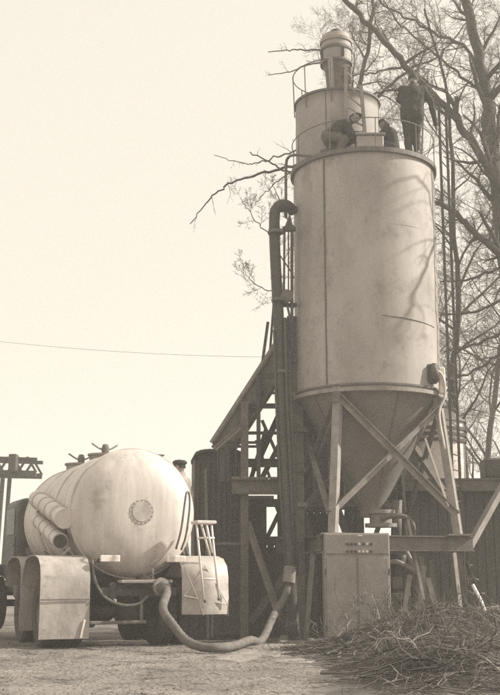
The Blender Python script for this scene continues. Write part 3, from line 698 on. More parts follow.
# pale marker plates under the tank
for s_ in (-1, 1):
    B().bbox((s_*.52 + .03, -.09, 1.29), (.30, .05, .10), .01).build('marker_plate', M['white'], truck, local=True)
    B().beam((s_*.52, -.07, 1.29), (s_*.66, .85, 1.22), .04, .05).build('plate_bracket', M['black'], truck, local=True)
# hairpin grab rail on the right of the rear end
B().tube(smooth_path([TL(176, 549, 16.85), TL(181, 530, 16.8), TL(184.5, 505, 16.85), TL(186.5, 493, 16.9), TL(189, 494, 17.0), TL(189.5, 508, 17.0), TL(186, 535, 16.95), TL(181, 550, 16.95)]), .017, 7).build('grab_rail', M['steel'], truck, smooth=True, local=True)
# step ladder on the right
lad = B().bbox(TL(203.5, 522.5, 17.15), (.32, .30, .05), .01).build('step_ladder', M['white'], truck, local=True)
for a, c in (((196.5, 524, 17.0), (204, 602, 16.95)), ((211.5, 525, 17.15), (219, 600, 17.1)), ((201, 523, 17.35), (210, 556, 17.3)), ((206.5, 524, 17.05), (212, 553, 17.0))):
    B().tube([TL(*a), TL(*c)], .018, 7).build('rail', M['white'], lad, smooth=True, local=True)
for py, e in ((538, 0), (579, 6)):
    B().tube([TL(197.5 + (py-524)*.09, py, 16.98), TL(213 + (py-524)*.09, py, 17.13)], .016, 7).build('rung', M['white'], lad, smooth=True, local=True)
for (px, py) in ((205, 601), (219, 599)):
    B().ball(TL(px, py, 16.95 if px < 210 else 17.1), .028, 8, 6).build('bolt', M['steel'], lad, local=True)
# cables and thin hose at the rear
B().tube(smooth_path([TL(92, 560, 16.8), TL(95, 580, 16.7), TL(105, 597, 16.65), TL(122, 605, 16.65), TL(138, 604, 16.7), TL(148, 596, 16.75)]), .022, 7).build('air_hose', M['hose'], truck, smooth=True, local=True)
B().tube(smooth_path([TL(70, 548, 16.9), TL(62, 556, 16.85), TL(55, 571, 16.8)]), .02, 6).build('bracket_rod', M['lsteel'], truck, local=True)
# side boxes, cab and bonnet
B().bbox((-.85, 3.4, .95), (.55, 1.1, .65), .05).build('tool_box', M['black'], truck, local=True)
B().bbox((.85, 3.4, .95), (.55, 1.1, .65), .05).build('tool_box', M['black'], truck, local=True)
def rbox(c, size, r, name, m, par):
    me = B().box(c, size); o = me.build(name, M[m], par, local=True)
    md = o.modifiers.new('bevel', 'BEVEL'); md.width = r; md.segments = 4
    o.data.polygons.foreach_set('use_smooth', [True]*len(o.data.polygons)); return o
cabp = rbox((.06, 5.35, 1.70), (2.0, 1.35, 1.58), .18, 'cab', 'black', truck)
for s_ in (-1, 1):
    B().bbox((s_*.5, 4.662, 2.08), (.62, .02, .42), .04).build('rear_window', M['glass'], cabp, local=True)
    B().bbox((s_*1.003 + .06, 5.35, 2.05), (.02, .8, .5), .04).build('side_window', M['glass'], cabp, local=True)
    dr = B().bbox((s_*1.003 + .06, 5.35, 1.42), (.03, 1.0, .72), .03).build('door', M['black'], cabp, local=True)
    B().bbox((s_*1.03 + .06, 5.0, 1.6), (.03, .16, .03), .01).build('handle', M['lsteel'], dr, local=True)
    B().tube([(s_*1.1, 5.9, 2.2), (s_*1.42, 5.95, 2.25), (s_*1.42, 5.95, 1.85)], .014, 6).build('mirror_arm', M['black'], cabp, local=True)
    B().bbox((s_*1.42, 5.93, 2.05), (.2, .03, .34), .012).build('mirror', M['black'], cabp, local=True)
rbox((0, 6.9, 1.35), (1.25, 1.8, .85), .15, 'bonnet', 'black', truck)
for s_ in (-1, 1):
    rbox((s_*.92, 6.6, 1.15), (.5, 1.3, .22), .09, 'front_fender', 'black', truck)
    B().lathe([(0, .06), (.11, .05), (.12, 0), (.09, -.12), (0, -.14)], (s_*.85, 7.75, 1.25), 18, axis='Y').build('headlight', M['lsteel'], truck, smooth=True, local=True)
B().bbox((0, 7.95, .72), (2.2, .12, .2), .03).build('front_bumper', M['black'], truck, local=True)
B().bbox((0, 4.52, 1.2), (1.9, .12, .5), .03).build('air_tank_panel', M['black'], truck, local=True)
B().tube([(-.8, 4.5, 1.35), (.8, 4.5, 1.35)], .2, 16).build('air_receiver', M['black'], truck, smooth=True, local=True)

# ------------------------------------------------------------------ delivery hose from the truck to the fill pipe
e0 = MT @ Vector((.272, -.26, .878))
hp = [e0, MT @ Vector((.30, -.42, .80)), W(163, 609, 16.25), W(173, 625, 16.05)]
for px, Y in ((186, 15.95), (202, 15.8), (220, 15.8), (236, 16.2), (250, 17.0), (262, 18.0)):
    p = W(px, 640, Y); p.z = bumpy(p.x, Y) + .085 + (.07 if px < 190 else 0); hp.append(p)
hp += [W(275, 613, 19.1), W(284, 599, 19.9), W(289, 582, 20.15), W(291.5, 560, 20.2)]
hpp = smooth_path(hp, 9)
hs = thing('delivery_hose', 'thick grey rubber hose curving along the ground from truck to silo', 'hose', (W(220, 640, 17.4).x, 17.4, 0))
B().tube(hpp, [.060 * (1 + .09 * (i % 2)) for i in range(len(hpp))], 14).build('hose_body', M['hose'], hs, smooth=True)
B().tube([W(288.8, 583, 20.13), W(290.6, 567, 20.18)], .115, 16).build('coupling', M['lsteel'], hs, smooth=True, sharp=40)
B().tube([hpp[0] - Vector((0,0,0)), hpp[6]], .098, 16).build('coupling', M['steel'], hs, smooth=True, sharp=40)

# ------------------------------------------------------------------ people
def person(name, label, loc, rz, J, mats, voxel=.016, hat=None, group=None, bulk=0.0, skirt=False):
    """J: joints in metres, x right, y facing, z up. One remeshed continuous body; hair or cap is a child"""
    t = thing(name, label, 'person', loc, rz, group); b = B(); zones = []
    V = {k: Vector(v) for k, v in J.items()}
    def cap(a, c, r0, r1, z):
        a, c = V[a] if isinstance(a, str) else a, V[c] if isinstance(c, str) else c
        n = 7; ex = (c - a).normalized()
        pts = [a - ex*r0*.96, a - ex*r0*.75, a - ex*r0*.4] + [lerp(a, c, i/n) for i in range(n+1)] + [c + ex*r1*.4, c + ex*r1*.75, c + ex*r1*.96]
        rd = [r0*.25, r0*.66, r0*.92] + [r0 + (r1-r0)*i/n for i in range(n+1)] + [r1*.92, r1*.66, r1*.25]
        b.tube(pts, rd, 12); zones.append((a, c, z))
    fw = V['face'].normalized(); hd = V['head']; upv = (hd - V['neck']).normalized(); sd_ = fw.cross(upv).normalized()
    cap('pelvis', 'waist', .155, .135, 'trouser'); cap('waist', 'chest', .14, .165, 'coat'); cap('chest', 'neck', .15, .075, 'coat')
    for s_ in 'LR':
        if bulk: cap(lerp(V['sh'+s_], V['chest'], .35), lerp(V['hip'+s_], V['waist'], .1), .10 + bulk, .115 + bulk, 'coat')
        if skirt: cap(V['hip'+s_] + Vector((0,0,.10)), V['hip'+s_] - Vector((0,0,.06)), .125, .125, 'coat')
        cap('chest', 'sh'+s_, .13, .09 + bulk*.4, 'coat'); cap('sh'+s_, 'el'+s_, .08 + bulk*.7, .064 + bulk*.5, 'coat'); cap('el'+s_, 'wr'+s_, .064 + bulk*.4, .048, 'coat')
        cap('pelvis', 'hip'+s_, .13, .11, 'trouser'); cap('hip'+s_, 'kn'+s_, .11, .085, 'trouser'); cap('kn'+s_, 'an'+s_, .083, .07, 'trouser')
        toe = V['an'+s_] + V['toe'+s_]; cap(V['an'+s_] - V['toe'+s_]*.25 + Vector((0,0,-.045)), toe + Vector((0,0,-.05)), .048, .042, 'boot')
        hv = V['hand'+s_].normalized(); cap(V['wr'+s_], V['wr'+s_] + hv*.085, .034, .040, 'skin')
    cap('neck', 'head', .06, .06, 'skin')
    b.ball(hd, (.088, .088, .118), 16, 12); zones.append((hd - upv*.05, hd + upv*.05, 'skin'))
    b.ball(hd + fw*.035 - upv*.055, .065, 12, 8)
    b.ball(hd + fw*.098 - upv*.015, (.016, .016, .024), 8, 6)
    for s_ in (-1, 1): b.ball(hd + sd_*s_*.09 - upv*.01, (.022, .022, .034), 8, 6)
    tmp = b.build('body_tmp', None)
    md = tmp.modifiers.new('r', 'REMESH'); md.mode = 'VOXEL'; md.voxel_size = voxel
    ms = tmp.modifiers.new('s', 'SMOOTH'); ms.factor = .5; ms.iterations = 4
    dg = bpy.context.evaluated_depsgraph_get(); me = bpy.data.meshes.new_from_object(tmp.evaluated_get(dg))
    bpy.data.objects.remove(tmp)
    order = ['coat', 'trouser', 'skin', 'boot']
    me.materials.clear()
    for k in order: me.materials.append(M[mats[k]])
    for v in me.vertices:                                       # cloth folds
        f = noise.noise(v.co * 9) * .010 + noise.noise(v.co * 22) * .004; v.co += v.normal * f * (0 if (v.co - hd).length < .16 else 1)
    def zone(p):
        best, bz = 9, 'coat'
        for a, c, z in zones:
            ab = c - a; q = max(0, min(1, (p - a).dot(ab) / max(ab.length_squared, 1e-6))); d = (p - a - ab*q).length
            if z == 'skin': d += .012
            if d < best: best, bz = d, z
        return bz
    idx = [order.index(zone(p.center)) for p in me.polygons]
    me.polygons.foreach_set('material_index', idx); me.polygons.foreach_set('use_smooth', [True]*len(idx))
    body = bpy.data.objects.new('body', me); COL.objects.link(body); body.parent = t; MW[body] = MW[t]
    for s_ in 'LR':                                             # fingers and thumb, curled
        hv = V['hand'+s_].normalized(); o = V['wr'+s_] + hv*.085
        ax = hv.cross(V['palm'+s_] if 'palm'+s_ in V else Vector((0, 1, 0))).normalized(); cu = ax.cross(hv).normalized()
        hb_ = B()
        for k, ln in enumerate((.072, .082, .078, .060)):
            q = o + ax * (.030 - .02*k); hb_.tube([q, q + hv*ln*.5 + cu*.008, q + hv*ln*.85 + cu*.030, q + hv*ln*.9 + cu*.052], [.0105, .010, .009, .006], 6)
        q = V['wr'+s_] + hv*.03 + ax*.03; hb_.tube([q, q + ax*.03 + hv*.025, q + ax*.035 + hv*.06 + cu*.02], [.013, .012, .008], 6)
        hb_.build('fingers', M['skin'], body, smooth=True, local=True)
    eb = B()
    for s_ in (-1, 1): eb.ball(hd + fw*.083 + sd_*s_*.034 + upv*.012, .012, 8, 6)
    eb.build('eyes', M['hair'], body, local=True)
    hb_ = B(); n, m_ = 18, 8; rot = Matrix((sd_, fw, upv)).transposed()
    vs, fs = [], []
    for i in range(m_ + 1):
        for k in range(n):
            a = 2*math.pi*k/n; low = -.25 if math.sin(a) < .15 else .42           # hair line: low behind, high at the face
            el = low + (math.pi/2 - low) * i / m_
            rr = Vector((.099*math.cos(el)*math.cos(a), .101*math.cos(el)*math.sin(a) - .004, .130*math.sin(el)))
            vs.append(hd + rot @ (rr * (1 + .03*noise.noise(rr*30))))
    for i in range(m_):
        for k in range(n): fs.append((i*n+k, i*n+(k+1)%n, i*n+n+(k+1)%n, i*n+n+k))
    hb_.raw(vs, fs)
    hb_.build('cap' if hat else 'hair', M['hair'], t, smooth=True, local=True)
    if hat:
        pk = B(); ring = []
        for k in range(9):
            a = R(20 + 140*k/8); ring.append((rot @ Vector((.10*math.cos(a), .10*math.sin(a), .055)), rot @ Vector((.115*math.cos(a), .10*math.sin(a) + .10*math.sin(a), .030))))
        vs = [hd + a for a, _ in ring] + [hd + c for _, c in ring] + [hd + a - upv*.012 for a, _ in ring] + [hd + c - upv*.01 for _, c in ring]
        fs = [(k, k+1, 9+k+1, 9+k) for k in range(8)] + [(18+k+1, 18+k, 27+k, 27+k+1) for k in range(8)] + [(9+k, 9+k+1, 27+k+1, 27+k) for k in range(8)]
        pk.raw(vs, fs).build('cap_peak', M['hair'], t, local=True)
        B().lathe([(.125, .05), (.13, .085), (.09, .115), (0, .125)], hd, 18).build('cap_crown', M['hair'], t, smooth=True, local=True)
    return t
DARK = dict(coat='cloth', trouser='cloth', skin='skin', boot='black')
GREY = dict(coat='cloth', trouser='cloth2', skin='skin', boot='black')
# standing man, back to the camera, right hand on the ladder top
pz = Z_TOP + .10
pst = W(412.5, 160, 20.12)
ph = W(437, 130, 20.3)
Lm = Matrix.Translation((pst.x, 20.12, pz)).inverted() @ ph
person('person', 'man in dark work clothes standing on the silo roof with his back turned', (pst.x, 20.12, pz), 0, dict(
    pelvis=(0.02, 0, .90), waist=(0.04, .0, 1.06), chest=(.06, .01, 1.32), neck=(.06, .03, 1.50), head=(.075, .06, 1.64), face=(.25, 1, -.15),
    shL=(-.14, .02, 1.385), elL=(-.20, .12, 1.22), wrL=(-.02, .32, 1.20), handL=(.5, .8, .1), palmL=(0, 0, -1),
    shR=(.25, .02, 1.38), elR=(.40, .04, 1.16), wrR=(Lm.x - .03, .10, Lm.z + .08), handR=(.25, .2, -1), palmR=(-1, 0, 0),
    hipL=(-.09, 0, .86), knL=(-.075, .03, .48), anL=(-.07, 0, .09), toeL=(-.04, .17, 0),
    hipR=(.13, 0, .86), knR=(.10, .05, .48), anR=(.10, .0, .09), toeR=(.04, .17, 0)), DARK, bulk=.012, skirt=True)
# crouching man bent over to the right, hands on the hatch box
p2 = (W(337, 150, 20.15).x, 20.15, pz + .01)
person('person', 'man in grey work clothes crouching bent forward over the hatch box', p2, -R(90), dict(
    pelvis=(0, -.16, .40), waist=(0, -.06, .50), chest=(0, .12, .60), neck=(0, .26, .71), head=(-.01, .37, .80), face=(.25, 1, -.35),
    shL=(-.17, .17, .61), elL=(-.22, .24, .36), wrL=(-.10, .42, .42), handL=(.2, 1, .1), palmL=(0, 0, -1),
    shR=(.17, .17, .61), elR=(.24, .26, .36), wrR=(.12, .40, .42), handR=(-.1, 1, .25), palmR=(0, 0, -1),
    hipL=(-.10, -.16, .36), knL=(-.13, .10, .16), anL=(-.12, -.26, .12), toeL=(0, -.10, -.05),
    hipR=(.10, -.16, .36), knR=(.13, .16, .30), anR=(.13, .04, .10), toeR=(0, .15, 0)), GREY, bulk=.012)
# third man squatting behind the right end of the hatch
p3 = (W(387, 150, 20.4).x, 20.4, pz + .02)
person('person', 'man in dark jacket squatting right of the hatch box on the silo roof', p3, R(75), dict(
    pelvis=(0, -.10, .20), waist=(0, -.11, .34), chest=(0, -.05, .52), neck=(0, -.01, .63), head=(0, .05, .755), face=(-.1, 1, -.1),
    shL=(-.17, -.03, .58), elL=(-.25, .12, .40), wrL=(-.14, .30, .44), handL=(.3, 1, 0), palmL=(0, 0, -1),
    shR=(.17, -.03, .58), elR=(.25, .12, .40), wrR=(.14, .30, .44), handR=(-.3, 1, 0), palmR=(0, 0, -1),
    hipL=(-.11, -.08, .19), knL=(-.16, .28, .40), anL=(-.15, .10, .08), toeL=(-.03, .15, 0),
    hipR=(.11, -.08, .19), knR=(.16, .28, .40), anR=(.15, .10, .08), toeR=(.03, .15, 0)), DARK)
# man in a peaked cap beyond the tank, standing on the right fender
p4 = MT @ Vector((1.0, 1.98, 1.345)); hp4 = W(184, 468, 18.9)
p4 = Vector((W(183.5, 500, p4.y).x, p4.y, 1.345))
person('person', 'man in peaked cap and pale shirt half hidden behind the tanker', p4, R(70), dict(
    pelvis=(0, 0, .84), waist=(0, .02, 1.0), chest=(0, .04, 1.25), neck=(0, .05, 1.42), head=(0, .08, 1.555), face=(-.1, 1, -.2),
    shL=(-.18, .04, 1.30), elL=(-.24, .10, 1.04), wrL=(-.16, .30, .96), handL=(0, 1, -.2), palmL=(0, 0, -1),
    shR=(.18, .04, 1.30), elR=(.25, -.02, 1.06), wrR=(.24, .02, .84), handR=(0, .2, -1), palmR=(-1, 0, 0),
    hipL=(-.10, 0, .77), knL=(-.11, .06, .44), anL=(-.11, 0, .09), toeL=(-.03, .16, 0),
    hipR=(.10, 0, .77), knR=(.11, .06, .44), anR=(.11, 0, .09), toeR=(.03, .16, 0)), dict(coat='shirt', trouser='cloth2', skin='skin', boot='black'), hat=True)

# ------------------------------------------------------------------ bare trees
def rdir(d, ang, rng):
    _, a, u = B().frame(d); t = rng.uniform(0, 2*math.pi); return (d*math.cos(ang) + (a*math.cos(t) + u*math.sin(t))*math.sin(ang)).normalized()
def branch(tb, cb, p, d, L, r, lev, rng, kids, bend=.16, rise=.05):
    n = 5 if lev > 0 else 3; pts = [p]; rads = [r]; q = p.copy(); dv = d.copy()
    for i in range(n):
        dv = (dv + Vector((rng.gauss(0, bend), rng.gauss(0, bend), rng.gauss(0, bend) + rise))).normalized()
        q = q + dv * (L / n); pts.append(q); rads.append(max(r * (1 - .78*(i+1)/n), .003))
    (tb if r > .03 else cb).tube(pts, rads, 6 if r > .03 else 3, caps=False)
    if lev > 0: sprout(tb, cb, pts, rads, L, lev, rng, kids, bend, rise)
def sprout(tb, cb, pts, rads, L, lev, rng, kids, bend=.16, rise=.05, t0=.18):
    m = len(pts) - 1
    for k in range(kids[lev-1]):
        t = t0 + (1 - t0) * (k + rng.random()) / kids[lev-1]; i = min(int(t*m), m-1); f = t*m - i
        p = pts[i].lerp(pts[i+1], f); d = (pts[i+1] - pts[i]).normalized(); r = rads[i] + (rads[i+1]-rads[i])*f
        branch(tb, cb, p, rdir(d, R(rng.uniform(28, 68)), rng), L * rng.uniform(.32, .58) * (1.05 - .4*t), max(r * rng.uniform(.4, .62), .0045), lev-1, rng, kids, bend, rise)
class TB:
    """many tubes at once, as arrays"""
    def __init__(t): t.v = []; t.f = []; t.n = 0
    def tubes(t, P, Rd, k):
        N, m, _ = P.shape; D = np.empty_like(P); D[:, 1:-1] = P[:, 2:] - P[:, :-2]; D[:, 0] = P[:, 1] - P[:, 0]; D[:, -1] = P[:, -1] - P[:, -2]
        D /= np.linalg.norm(D, axis=2, keepdims=True) + 1e-9
        ref = np.zeros((N, 1, 3)); d0 = np.abs(D[:, :1]).mean(axis=1); ref[np.arange(N), 0, d0.argmin(axis=1)] = 1
        A = np.cross(D, ref); A /= np.linalg.norm(A, axis=2, keepdims=True) + 1e-9; U = np.cross(D, A)
        th = 2*np.pi*np.arange(k)/k
        V = P[:, :, None] + Rd[:, :, None, None] * (A[:, :, None]*np.cos(th)[None, None, :, None] + U[:, :, None]*np.sin(th)[None, None, :, None])
        ids = (np.arange(N*m*k) + t.n).reshape(N, m, k); nx_ = np.roll(ids, -1, axis=2)
        t.f.append(np.stack([ids[:, :-1], nx_[:, :-1], nx_[:, 1:], ids[:, 1:]], axis=-1).reshape(-1, 4)); t.v.append(V.reshape(-1, 3)); t.n += N*m*k
    def build(t, name, mat_, parent, smooth=True):
        v = np.concatenate(t.v) - np.array(MW[parent].translation)[None]; f = np.concatenate(t.f)
        me = bpy.data.meshes.new(name); me.vertices.add(len(v)); me.vertices.foreach_set('co', v.astype(np.float32).ravel())
        me.loops.add(f.size); me.loops.foreach_set('vertex_index', f.astype(np.int32).ravel())
        me.polygons.add(len(f)); me.polygons.foreach_set('loop_start', np.arange(0, f.size, 4, dtype=np.int32))
        me.update(calc_edges=True); me.polygons.foreach_set('use_smooth', [smooth]*len(f)); me.materials.append(mat_)
        o = bpy.data.objects.new(name, me); COL.objects.link(o); o.parent = parent; MW[o] = MW[parent]; return o
def grow(tb, cb, P, Rd, Lk, kids, rg, bend=.16, rise=.05, t0=.15, rmin=.0045):
    """children along the polylines P (N,m,3) with radii Rd (N,m); Lk (N) is each parent's length; kids per level"""
    for lev, k in enumerate(kids):
        N, m, _ = P.shape; last = lev == len(kids) - 1
        t = t0 + (1 - t0) * (np.arange(k)[None] + rg.random((N, k))) / k; x = t*(m-1); i = np.minimum(x.astype(int), m-2); f = (x - i)[..., None]; I = np.arange(N)[:, None]
        p = P[I, i]*(1-f) + P[I, i+1]*f; d = P[I, i+1] - P[I, i]; r = Rd[I, i]*(1-f[..., 0]) + Rd[I, i+1]*f[..., 0]
        L = Lk[:, None] * rg.uniform(.32, .62, (N, k)) * (1.08 - .42*t)
        p, d, r, L = p.reshape(-1, 3), d.reshape(-1, 3), r.ravel(), L.ravel(); d /= np.linalg.norm(d, axis=1, keepdims=True) + 1e-9
        q = rg.normal(size=d.shape); q -= d*(q*d).sum(1, keepdims=True); q /= np.linalg.norm(q, axis=1, keepdims=True)
        an = np.radians(rg.uniform(26, 70, len(d)))[:, None]; d = d*np.cos(an) + q*np.sin(an)
        r = np.maximum(r * rg.uniform(.38, .6, len(r)), rmin); n = 3 if last else 6
        PP = [p]; RR = [r]
        for j in range(n):
            d = d + rg.normal(0, bend, d.shape) + np.array([0, 0, rise]); d /= np.linalg.norm(d, axis=1, keepdims=True)
            p = p + d*(L/n)[:, None]; PP.append(p); RR.append(np.maximum(r*(1 - .75*(j+1)/n), rmin*.62))
        P = np.stack(PP, 1); Rd = np.stack(RR, 1); Lk = L; t0 = .15
        big = r > .03
        if big.any(): tb.tubes(P[big], Rd[big], 6)
        if (~big).any(): cb.tubes(P[~big], Rd[~big], 3)
def finish_tree(label, tb, cb, base):
    t = thing('bare_tree', label, 'tree', base, group='bare trees behind the silo')
    tb.build('trunk', M['bark'], t); cb.build('crown', M['twig'], t)
def stem(tb, cb, pts, r0, r1, rg, L, kids, bend=.16, rise=.04, t0=.1, k=6, wob=.02, rmin=.0045):
    P = np.array([list(p) for p in smooth_path(pts, k)]); m = len(P); P[1:-1] += rg.normal(0, wob, (m-2, 3)); Rd = r0 + (r1 - r0)*np.linspace(0, 1, m)
    (tb if r0 > .03 else cb).tubes(P[None], Rd[None], 10 if r0 > .03 else 5)
    if kids: grow(tb, cb, P[None], Rd[None], np.array([L]), kids, rg, bend, rise, t0, rmin)
def limb(tb, cb, pix, r0, r1, rg, L, kids, **kw): stem(tb, cb, [W(*p) for p in pix], r0, r1, rg, L, kids, **kw)
# leaning tree at the right edge
rg = np.random.default_rng(11); tb, cb = TB(), TB(); Y1 = 25.0
base = Vector((W(552, 600, Y1).x, Y1, GZ))
stem(tb, cb, [base - Vector((0,0,.1)), W(530, 420, Y1), W(508, 280, Y1), W(498, 200, Y1), W(491, 130, Y1), W(480, 65, Y1), W(466, 0, Y1), W(450, -60, Y1), W(440, -120, Y1)], .23, .08, rg, 4.4, (18, 7, 6, 4), t0=.25)
limb(tb, cb, [(488, 100, Y1), (470, 52, Y1+.5), (445, 38, Y1+.8), (415, 22, Y1+1), (385, 5, Y1+1), (360, -10, Y1+1)], .05, .016, rg, 2.6, (14, 7, 5))
limb(tb, cb, [(486, 92, Y1), (466, 80, Y1+.3), (440, 58, Y1+.3), (418, 40, Y1+.3), (395, 18, Y1+.3), (380, -8, Y1)], .04, .014, rg, 2.2, (12, 6, 4))
finish_tree('bare tree with a tall leaning trunk at the right edge', tb, cb, base)
# tree beyond the right edge sending long limbs across behind the man
rg = np.random.default_rng(23); tb, cb = TB(), TB(); Y2 = 22.7
base = Vector((W(590, 600, Y2).x, Y2, GZ))
stem(tb, cb, [base - Vector((0,0,.1)), W(575, 420, Y2), W(560, 300, Y2), W(548, 220, Y2), W(545, 120, Y2), W(552, 20, Y2), W(560, -80, Y2)], .27, .1, rg, 2.6, (5, 4, 4), t0=.62)
limb(tb, cb, [(556, 265, Y2), (528, 222, Y2), (500, 187, Y2), (470, 140, Y2), (440, 102, Y2), (405, 66, Y2), (374, 30, Y2), (345, -2, Y2), (322, -28, Y2)], .11, .05, rg, 2.3, (22, 6, 5, 3), t0=.05)
limb(tb, cb, [(560, 305, Y2), (530, 280, Y2-.2), (500, 254, Y2-.3), (470, 227, Y2-.2), (448, 208, Y2), (436, 203, Y2+.1)], .10, .05, rg, 1.9, (14, 6, 5))
limb(tb, cb, [(460, 118, Y2), (445, 92, Y2), (430, 85, Y2), (415, 70, Y2)], .05, .02, rg, 1.2, (8, 5))
limb(tb, cb, [(458, 122, Y2), (456, 108, Y2), (457, 97, Y2)], .05, .045, rg, 1.0, None, wob=.004)
limb(tb, cb, [(405, 88, Y2), (380, 92, Y2+.2), (360, 98, Y2+.4)], .035, .016, rg, 1.0, (6, 4))
limb(tb, cb, [(405, 66, Y2), (375, 72, Y2+.2), (345, 78, Y2+.4)], .03, .014, rg, 1.0, (6, 4))
for a, c in (((500, 268), (440, 282)), ((505, 300), (441, 314)), ((505, 330), (444, 352)), ((505, 352), (447, 380))):
    limb(tb, cb, [(a[0] + 25, a[1] - 8, Y2 + .6), (a[0], a[1], Y2 + .5), ((a[0]+c[0])/2, (a[1]+c[1])/2 + 4, Y2 + .4), (c[0], c[1], Y2 + .3)], .045, .018, rg, 1.7, (12, 6, 4))
stem(tb, cb, [Vector((6.75, 22.6, 9.4)), Vector((6.2, 21.2, 9.3)), Vector((5.9, 20.5, 8.7)), Vector((5.7, 20.05, 7.7)), Vector((5.6, 19.8, 6.6)), Vector((5.6, 19.6, 5.6))], .05, .018, rg, 2.2, (9, 4, 3), rise=-.03)
stem(tb, cb, [Vector((6.75, 22.6, 7.5)), Vector((6.2, 21.2, 8.6)), Vector((5.9, 20.6, 9.6)), Vector((5.8, 20.2, 10.2)), Vector((5.7, 19.8, 10.3))], .035, .015, rg, 2.0, (8, 4), rise=-.03)
finish_tree('bare tree beyond the right edge with long limbs crossing behind the standing man', tb, cb, base)
# tree hidden behind the silo with limbs out to the left
rg = np.random.default_rng(5); tb, cb = TB(), TB(); Y3 = 24.5
base = Vector((W(352, 560, Y3).x, Y3, GZ))
stem(tb, cb, [base - Vector((0,0,.1)), W(352, 420, Y3), W(350, 280, Y3), W(350, 190, Y3), W(352, 120, Y3), W(354, 95, Y3)], .20, .12, rg, 3, None)
limb(tb, cb, [(353, 120, Y3), (365, 60, Y3), (372, 10, Y3), (376, -40, Y3)], .06, .03, rg, 3.0, (14, 7, 5, 3))
limb(tb, cb, [(347, 200, Y3), (318, 168, Y3), (296, 166, Y3-.4), (270, 172, Y3-.6), (245, 178, Y3-.6), (222, 188, Y3-.6), (205, 204, Y3-.5), (190, 224, Y3-.4)], .045, .010, rg, 1.0, (8, 3), rise=-.06)
limb(tb, cb, [(346, 190, Y3), (315, 160, Y3), (290, 172, Y3-.3), (272, 163, Y3-.3), (250, 152, Y3-.3)], .035, .014, rg, .7, (4, 2))
limb(tb, cb, [(346, 180, Y3), (310, 150, Y3), (285, 155, Y3-.3), (262, 162, Y3-.3), (243, 164, Y3), (214, 155, Y3)], .03, .008, rg, .8, (5, 2))
limb(tb, cb, [(346, 200, Y3), (310, 172, Y3), (288, 174, Y3), (268, 190, Y3), (255, 205, Y3)], .026, .008, rg, .7, (5, 2), rise=-.05)
limb(tb, cb, [(352, 95, Y3), (330, 55, Y3), (305, 50, Y3), (290, 50, Y3), (268, 52, Y3)], .03, .012, rg, .8, (5, 3), wob=.01)
limb(tb, cb, [(352, 95, Y3), (330, 66, Y3), (310, 64, Y3), (290, 72, Y3), (268, 75, Y3)], .03, .010, rg, .8, (5, 3), wob=.01)
limb(tb, cb, [(350, 140, Y3), (375, 100, Y3), (410, 70, Y3), (440, 55, Y3), (470, 20, Y3)], .05, .012, rg, 2.3, (14, 7, 5, 3))
limb(tb, cb, [(348, 320, Y3), (310, 300, Y3+.5), (285, 262, Y3+.8), (262, 228, Y3+.8), (248, 210, Y3+.8), (240, 198, Y3+.8)], .028, .006, rg, 1.3, (16, 8, 5), rmin=.0045)
limb(tb, cb, [(348, 350, Y3), (310, 320, Y3+.5), (284, 296, Y3+.8), (262, 288, Y3+.8), (246, 275, Y3+.8), (240, 262, Y3+.8)], .022, .006, rg, 1.1, (16, 8, 5), rmin=.0045)
limb(tb, cb, [(348, 280, Y3), (310, 250, Y3+.5), (285, 215, Y3+.8), (276, 190, Y3+.8), (268, 178, Y3+.8)], .022, .006, rg, 1.0, (16, 8, 5), rmin=.0045)
finish_tree('bare tree behind the large silo with drooping twigs reaching left into the sky', tb, cb, base)
# background trees at right
for k, (px, Y, h, lr, lab) in enumerate(((476, 28, 15.5, .23, 'bare twiggy tree right behind the tall ladder beside the silo'), (508, 27, 14.5, .24, 'bare twiggy tree behind the board shed at the right edge'),
                                     (428, 32, 18, .19, 'tall bare twiggy tree far behind the standing man'), (482, 34, 19.5, .22, 'tallest bare tree farthest behind the right edge'),
                                     (415, 37, 20, .17, 'thin bare tree in the haze behind the filter drum'), (522, 38, 21, .20, 'faint bare tree in the last row beyond the board shed'),
                                     )):
    rg = np.random.default_rng(40 + k); tb, cb = TB(), TB(); base = Vector((W(px, 560, Y).x, Y, GZ)); d = Vector((rg.uniform(-.05, .05), 0, 1)).normalized()
    pts = [base - Vector((0,0,.1))]; q = base.copy()
    for i in range(8):
        d = (d + Vector((rg.normal(0, .15), rg.normal(0, .10), .08))).normalized(); q = q + d*h/8; pts.append(q.copy())
    stem(tb, cb, pts, .115, .025, rg, h*lr*2, (24, 8, 7, 8), bend=.15, rise=.035, t0=.17, k=3, rmin=.004)
    finish_tree(lab, tb, cb, base)

# ------------------------------------------------------------------ brushwood heap in the right foreground
def heap_h(x, y):
    h = .52*math.exp(-((x - 3.05)/1.3)**2 - ((y - 17.6)/1.3)**2) + .36*math.exp(-((x - 2.3)/1.35)**2 - ((y - 15.6)/1.4)**2) + .28*math.exp(-((x - 2.4)/1.1)**2 - ((y - 13.2)/1.6)**2) + .26*math.exp(-((x - 1.9)/.8)**2 - ((y - 11.2)/1.5)**2)
    return h * (.85 + .3*noise.noise(Vector((x*1.6, y*1.6, 1))))
bp = thing('brush_pile', 'heap of cut brushwood in the right foreground beside the cabinet', 'brush pile', (2.7, 16.5, 0))
rng = random.Random(3); tw = B()
def stick_pts(x, y, L, az, lift, n=4, curve=.25):
    pts = []; d = az
    for i in range(n+1):
        t = i/n - .5; xx, yy_ = x + math.cos(d)*L*t, y + math.sin(d)*L*t
        z = ground_z(xx, yy_) + max(.012, heap_h(xx, yy_)*lift) + .05*abs(t)*rng.random(); pts.append(Vector((xx, yy_, z))); d += rng.gauss(0, curve/n)
    return pts
